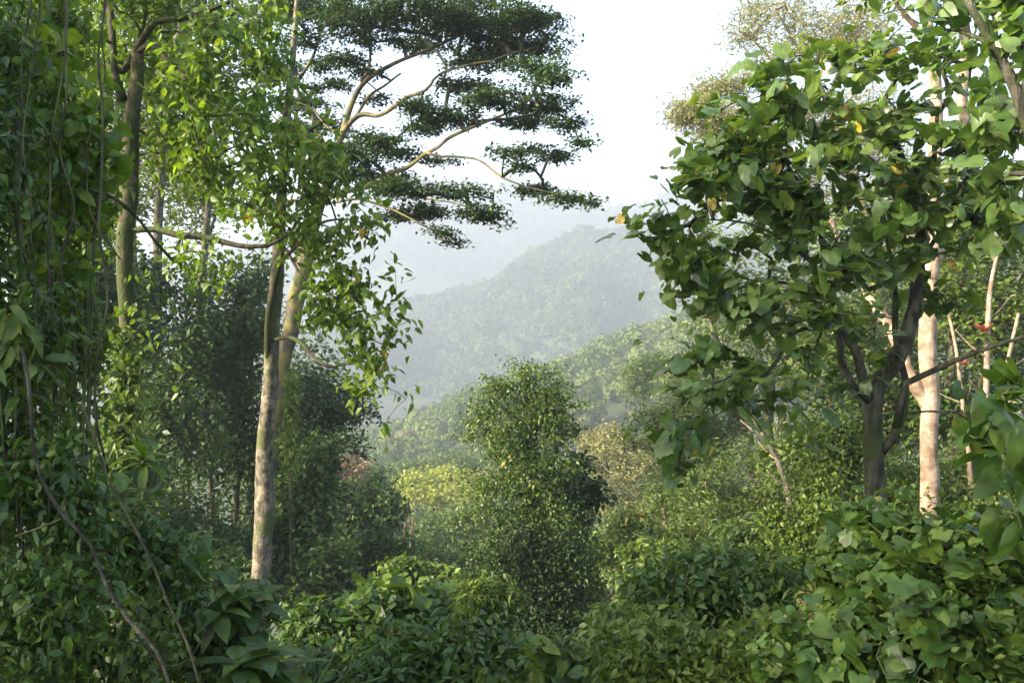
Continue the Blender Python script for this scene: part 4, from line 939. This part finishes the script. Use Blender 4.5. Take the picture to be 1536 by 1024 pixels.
# unseen trees added past the left edge to shade the foreground
for lab, (X0, Y0, Z0, rx, rz), nn in (('tall unseen tree past the left edge, added to shade the foreground', (-9.5, 3.5, 4.0, 3.6, 4.6), 900), ('tall tree behind the left thicket, outside the view, added for its shade', (-8.5, -2.5, 4.2, 3.2, 4.2), 620),):
    c = np.array([X0, Y0, Z0]); b = np.array([X0, Y0, float(terrain(X0, Y0)) - .1])
    root = empty('forest_tree', b, lab, 'tree')
    p, r = smooth(np.array([b, (b + c) / 2 + [.2, .1, 0], c + [0, 0, rz * .5]]), np.array([.28, .22, .08]), .2)
    mb = MB(); mb.tube(p, r, 10, rough=.05); mb.build('trunk', BM['darkb'], root, b)
    tg = c + nrm(rng.normal(size=(nn, 3))) * rng.uniform(0, 1, (nn, 1)) ** .4 * np.array([rx, rx * .9, rz])
    pa, en, di = grow([(p, r)], tg, .012)
    crown_parts(root, b, [L('shade', T_OVATE, (.16, .32), per=11, spread=.22, droop=.5, flat=.6)], pa, en, di, 'crown', BM['darkb'], 3)

forest_tree('light leafy tree filling the sky behind the mossy tree crown', lobes(300, 70, 30, 110, 90, 8) + lobes(190, 60, 31, 100, 100, 7) + lobes(400, 40, 31, 60, 60, 5) + lobes(260, 190, 31, 90, 90, 7), 1100, [L('mid', T_SMALL, (.14, .28), per=10, spread=.25, droop=.3, flat=.6, jit=.6)], 'pale', r=.2)

forest_tree('leafy tree on the slope seen between the forking trunk and the pink trunk', lobes(1360, 640, 40, 90, 90, 8) + lobes(1300, 500, 42, 90, 90, 7), 620, VL('mid', (.2, .38), 12, .32), 'pale', r=.2, nst=3)
forest_tree('high leafy tree on the slope behind the right edge', lobes(1500, 480, 42, 110, 120, 8) + lobes(1420, 420, 44, 80, 90, 7), 620, VL('shade', (.2, .38), 12, .32), 'pale', r=.2, nst=3)

bush('broad_leaf_vine', 'climbing vine with broad pale green leaves in front of the dark left edge', 'vine', lobes(120, 220, 6.3, 50, 120, 8, .3) + lobes(70, 130, 6.2, 45, 90, 7, .3) + [(95, 400, 6.2, 35, 60)], 120, [L('bright', T_HEART, (.07, .15), per=2.2, spread=.1, droop=.7, flat=.5, jit=.5)], 'liana', nst=6, r=.014)
bush('fern_tuft', 'tuft of long narrow leaves arching from the vines at the left edge', 'fern', [(25, 520, 4.9, 34, 30), (10, 480, 4.9, 26, 26), (50, 560, 4.9, 26, 24)], 12, [L('mid', T_LANCE, (.09, .2), per=6, spread=.04, droop=.55, flat=.7, outw=.3)], 'liana', nst=3, r=.01)
bush('fern_tuft', 'lower tuft of arching narrow leaves in the left corner shade', 'fern', [(20, 720, 4.6, 34, 30), (70, 690, 4.7, 26, 26)], 12, [L('shade', T_LANCE, (.09, .2), per=6, spread=.04, droop=.55, flat=.7, outw=.3)], 'liana', nst=3, r=.01)
for i in (1, 3, 6, 8, 11, 12, 14):
    hx = [8, 18, 33, 44, 57, 66, 82, 92, 103, 118, 126, 145, 152, 98, 38, 72][i]; d0 = rng.uniform(5.0, 6.6); y1_ = rng.uniform(330, 760)
    pts = [(hx + rng.normal(0, 4) + (k - 3) * rng.normal(0, 5) + 5 * math.sin(k * 1.3 + i), -30 + (y1_ + 30) * k / 6, d0 + rng.normal(0, .05), 1) for k in range(7)]
    liana('thin hanging vine among others in the left thicket', pts, rng.uniform(.8, 2.0), group='thin vines hanging in the left thicket', name='hanging_vine', cat='vine')

# taller shoots and dead stalks standing out of the foreground shrubs
for lab, (qx, qy, qY, qr, qh), m_, t_, sz in (
        ('tall shoot with lance leaves left of the dark mound', (700, 905, 10.5, 16, 40), 'mid', T_LANCE, (.10, .22)),
        ('tall leafy shoot above the shrubs left of centre bottom', (560, 905, 10, 22, 30), 'shade', T_HEART, (.08, .17)),
        ('pale green shoot at the bottom centre edge', (815, 985, 6.6, 14, 24), 'vine', T_HEART, (.07, .13)),
        ('upright shoot rising from the flat topped shrub', (1015, 850, 8.8, 20, 30), 'shade', T_LANCE, (.09, .2)),
        ('leaning shoot with fresh leaves left of the lobed leaf shrub', (1160, 850, 8.4, 26, 26), 'mid', T_OVATE, (.07, .15)),
        ('lone stalk with big rounded leaves under the forking trunk', (1252, 850, 5.4, 14, 18), 'shade', T_ROUND, (.08, .13)),
        ('stalk of broad leaves standing before the forking trunk', (1310, 780, 5.4, 26, 24), 'shade', T_LOBED, (.09, .15)),
        ('tall broad leaved stalk before the pink trunk', (1400, 800, 5.2, 34, 24), 'shade', T_LOBED, (.09, .15)),
        ('lance leaved shoot in the dark gully beside the dark mound', (900, 930, 9.5, 20, 30), 'mid', T_LANCE, (.10, .2))):
    bush('tall_shoot', lab, 'plant', [(qx, qy, qY, qr, qh)], 22, [L(m_, t_, sz, per=2.2, spread=.05, droop=.45, flat=.9, jit=.4)], 'stem', nst=3, r=.011, tip=.003, shell=.5)
for lab, pts in (('grey dead stalk leaning in the shrub under the forking trunk', [(1255, 940, 6.2, 1), (1248, 880, 6.3, 1), (1262, 820, 6.4, 1), (1268, 780, 6.4, 1)]),):
    liana(lab, pts, 1.6, mat='dry', name='dead_stalk', cat='stalk')

bush('leafy_shrub', 'wide green shrub filling the ravine right of the vine covered tower', 'shrub', lobes(975, 870, 20, 80, 50, 9), 420, SH('mid', (.16, .28)), nst=7)
bush('leafy_shrub', 'shrub in half shade behind the flat topped shrub', 'shrub', lobes(1120, 830, 17, 90, 45, 9), 420, SH('mid', (.14, .26)), nst=7)
bush('leafy_shrub', 'small shrub by the foot of the forking trunk', 'shrub', lobes(1330, 790, 11, 60, 50, 7), 300, SH('vine', (.10, .2)), nst=6)

for lab, gx_, gy_, gY, m_ in (
                        ('grass tuft in shade by the strap leaved plants', 465, 1000, 6.6, 'shade'), ('pale grass tuft on the edge of the dark gully', 900, 985, 7.2, 'vine')):
    c = P(gx_, gy_, gY); n = 46
    a = rng.uniform(0, 6.28, n); el = rng.uniform(.6, 1.45, n)
    d = np.stack([np.cos(a) * np.cos(el), np.sin(a) * np.cos(el), np.sin(el)], -1); nn = np.stack([-np.cos(a) * np.sin(el), -np.sin(a) * np.sin(el), np.cos(el)], -1)
    g0 = np.array([c[0], c[1], max(float(terrain(c[0], c[1])), c[2] - .45)])
    s = rng.uniform(.35, .75, n)
    mb = MB(); mb.inst(T_STRAP, np.repeat(g0[None], n, 0) + rng.normal(0, .05, (n, 3)) * [1, 1, .3], frames(d, nn), np.stack([s, s * .22, s], -1), rng.uniform(0, 1, n))
    tag(mb.build('grass_tuft', LM[m_], None, g0), lab, 'grass tuft')
# ================================================================== AIR, LIGHT, CAMERA
me = bpy.data.meshes.new('haze')
x0, x1, y0, y1, z0, z1 = -1600, 1600, -70, 1950, -92, 350
v = [(x, y, z) for x in (x0, x1) for y in (y0, y1) for z in (z0, z1)]
me.from_pydata(v, [], [(0, 1, 3, 2), (4, 6, 7, 5), (0, 4, 5, 1), (2, 3, 7, 6), (0, 2, 6, 4), (1, 5, 7, 3)])
hz = bpy.data.objects.new('haze', me); COL.objects.link(hz); tag(hz, kind='stuff')
m, nt, out = mat_new('pale_haze')
pv = nt.nodes.new('ShaderNodeVolumePrincipled')
pv.inputs['Color'].default_value = (.445, .49, .548, 1)
pv.inputs['Density'].default_value = HAZE
pv.inputs['Anisotropy'].default_value = .15
nt.links.new(pv.outputs[0], out.inputs['Volume'])
me.materials.append(m)

w = bpy.data.worlds.new('World'); scene.world = w; w.use_nodes = True
nt = w.node_tree; nt.nodes.clear()
out = nt.nodes.new('ShaderNodeOutputWorld'); bg = nt.nodes.new('ShaderNodeBackground')
sky = nt.nodes.new('ShaderNodeTexSky'); sky.sky_type = 'NISHITA'; sky.sun_disc = False
sd = np.array(SUN_DIR); sd = sd / np.linalg.norm(sd)
el = math.asin(sd[2]); az = math.atan2(sd[0], sd[1])
sky.sun_elevation = el; sky.sun_rotation = az
sky.air_density = 1.0; sky.dust_density = 4.0; sky.ozone_density = 1.0
nt.links.new(sky.outputs[0], bg.inputs[0]); bg.inputs[1].default_value = SKY
nt.links.new(bg.outputs[0], out.inputs[0])
sl = bpy.data.lights.new('sun', 'SUN'); sl.energy = SUN; sl.angle = math.radians(3); sl.color = (1, .89, .69)
so = bpy.data.objects.new('sun', sl); COL.objects.link(so)
from mathutils import Vector
so.rotation_euler = Vector(sd).to_track_quat('Z', 'Y').to_euler(); so.location = (-30, -20, 40)

cam = bpy.data.cameras.new('camera'); cam.lens = 30; cam.sensor_width = 36; cam.clip_end = 5000; cam.clip_start = .05
co = bpy.data.objects.new('camera', cam); COL.objects.link(co); co.location = (0, 0, 0); co.rotation_euler = (math.radians(90), 0, 0)
scene.camera = co
vs = scene.view_settings; scene.display_settings.display_device = 'sRGB'
vs.view_transform = 'Standard'; vs.look = 'None'; vs.exposure = EXPO; vs.gamma = 1
cy = scene.cycles
cy.max_bounces = 6; cy.diffuse_bounces = 3; cy.glossy_bounces = 2; cy.transmission_bounces = 3; cy.volume_bounces = 2; cy.transparent_max_bounces = 4
cy.use_denoising = True
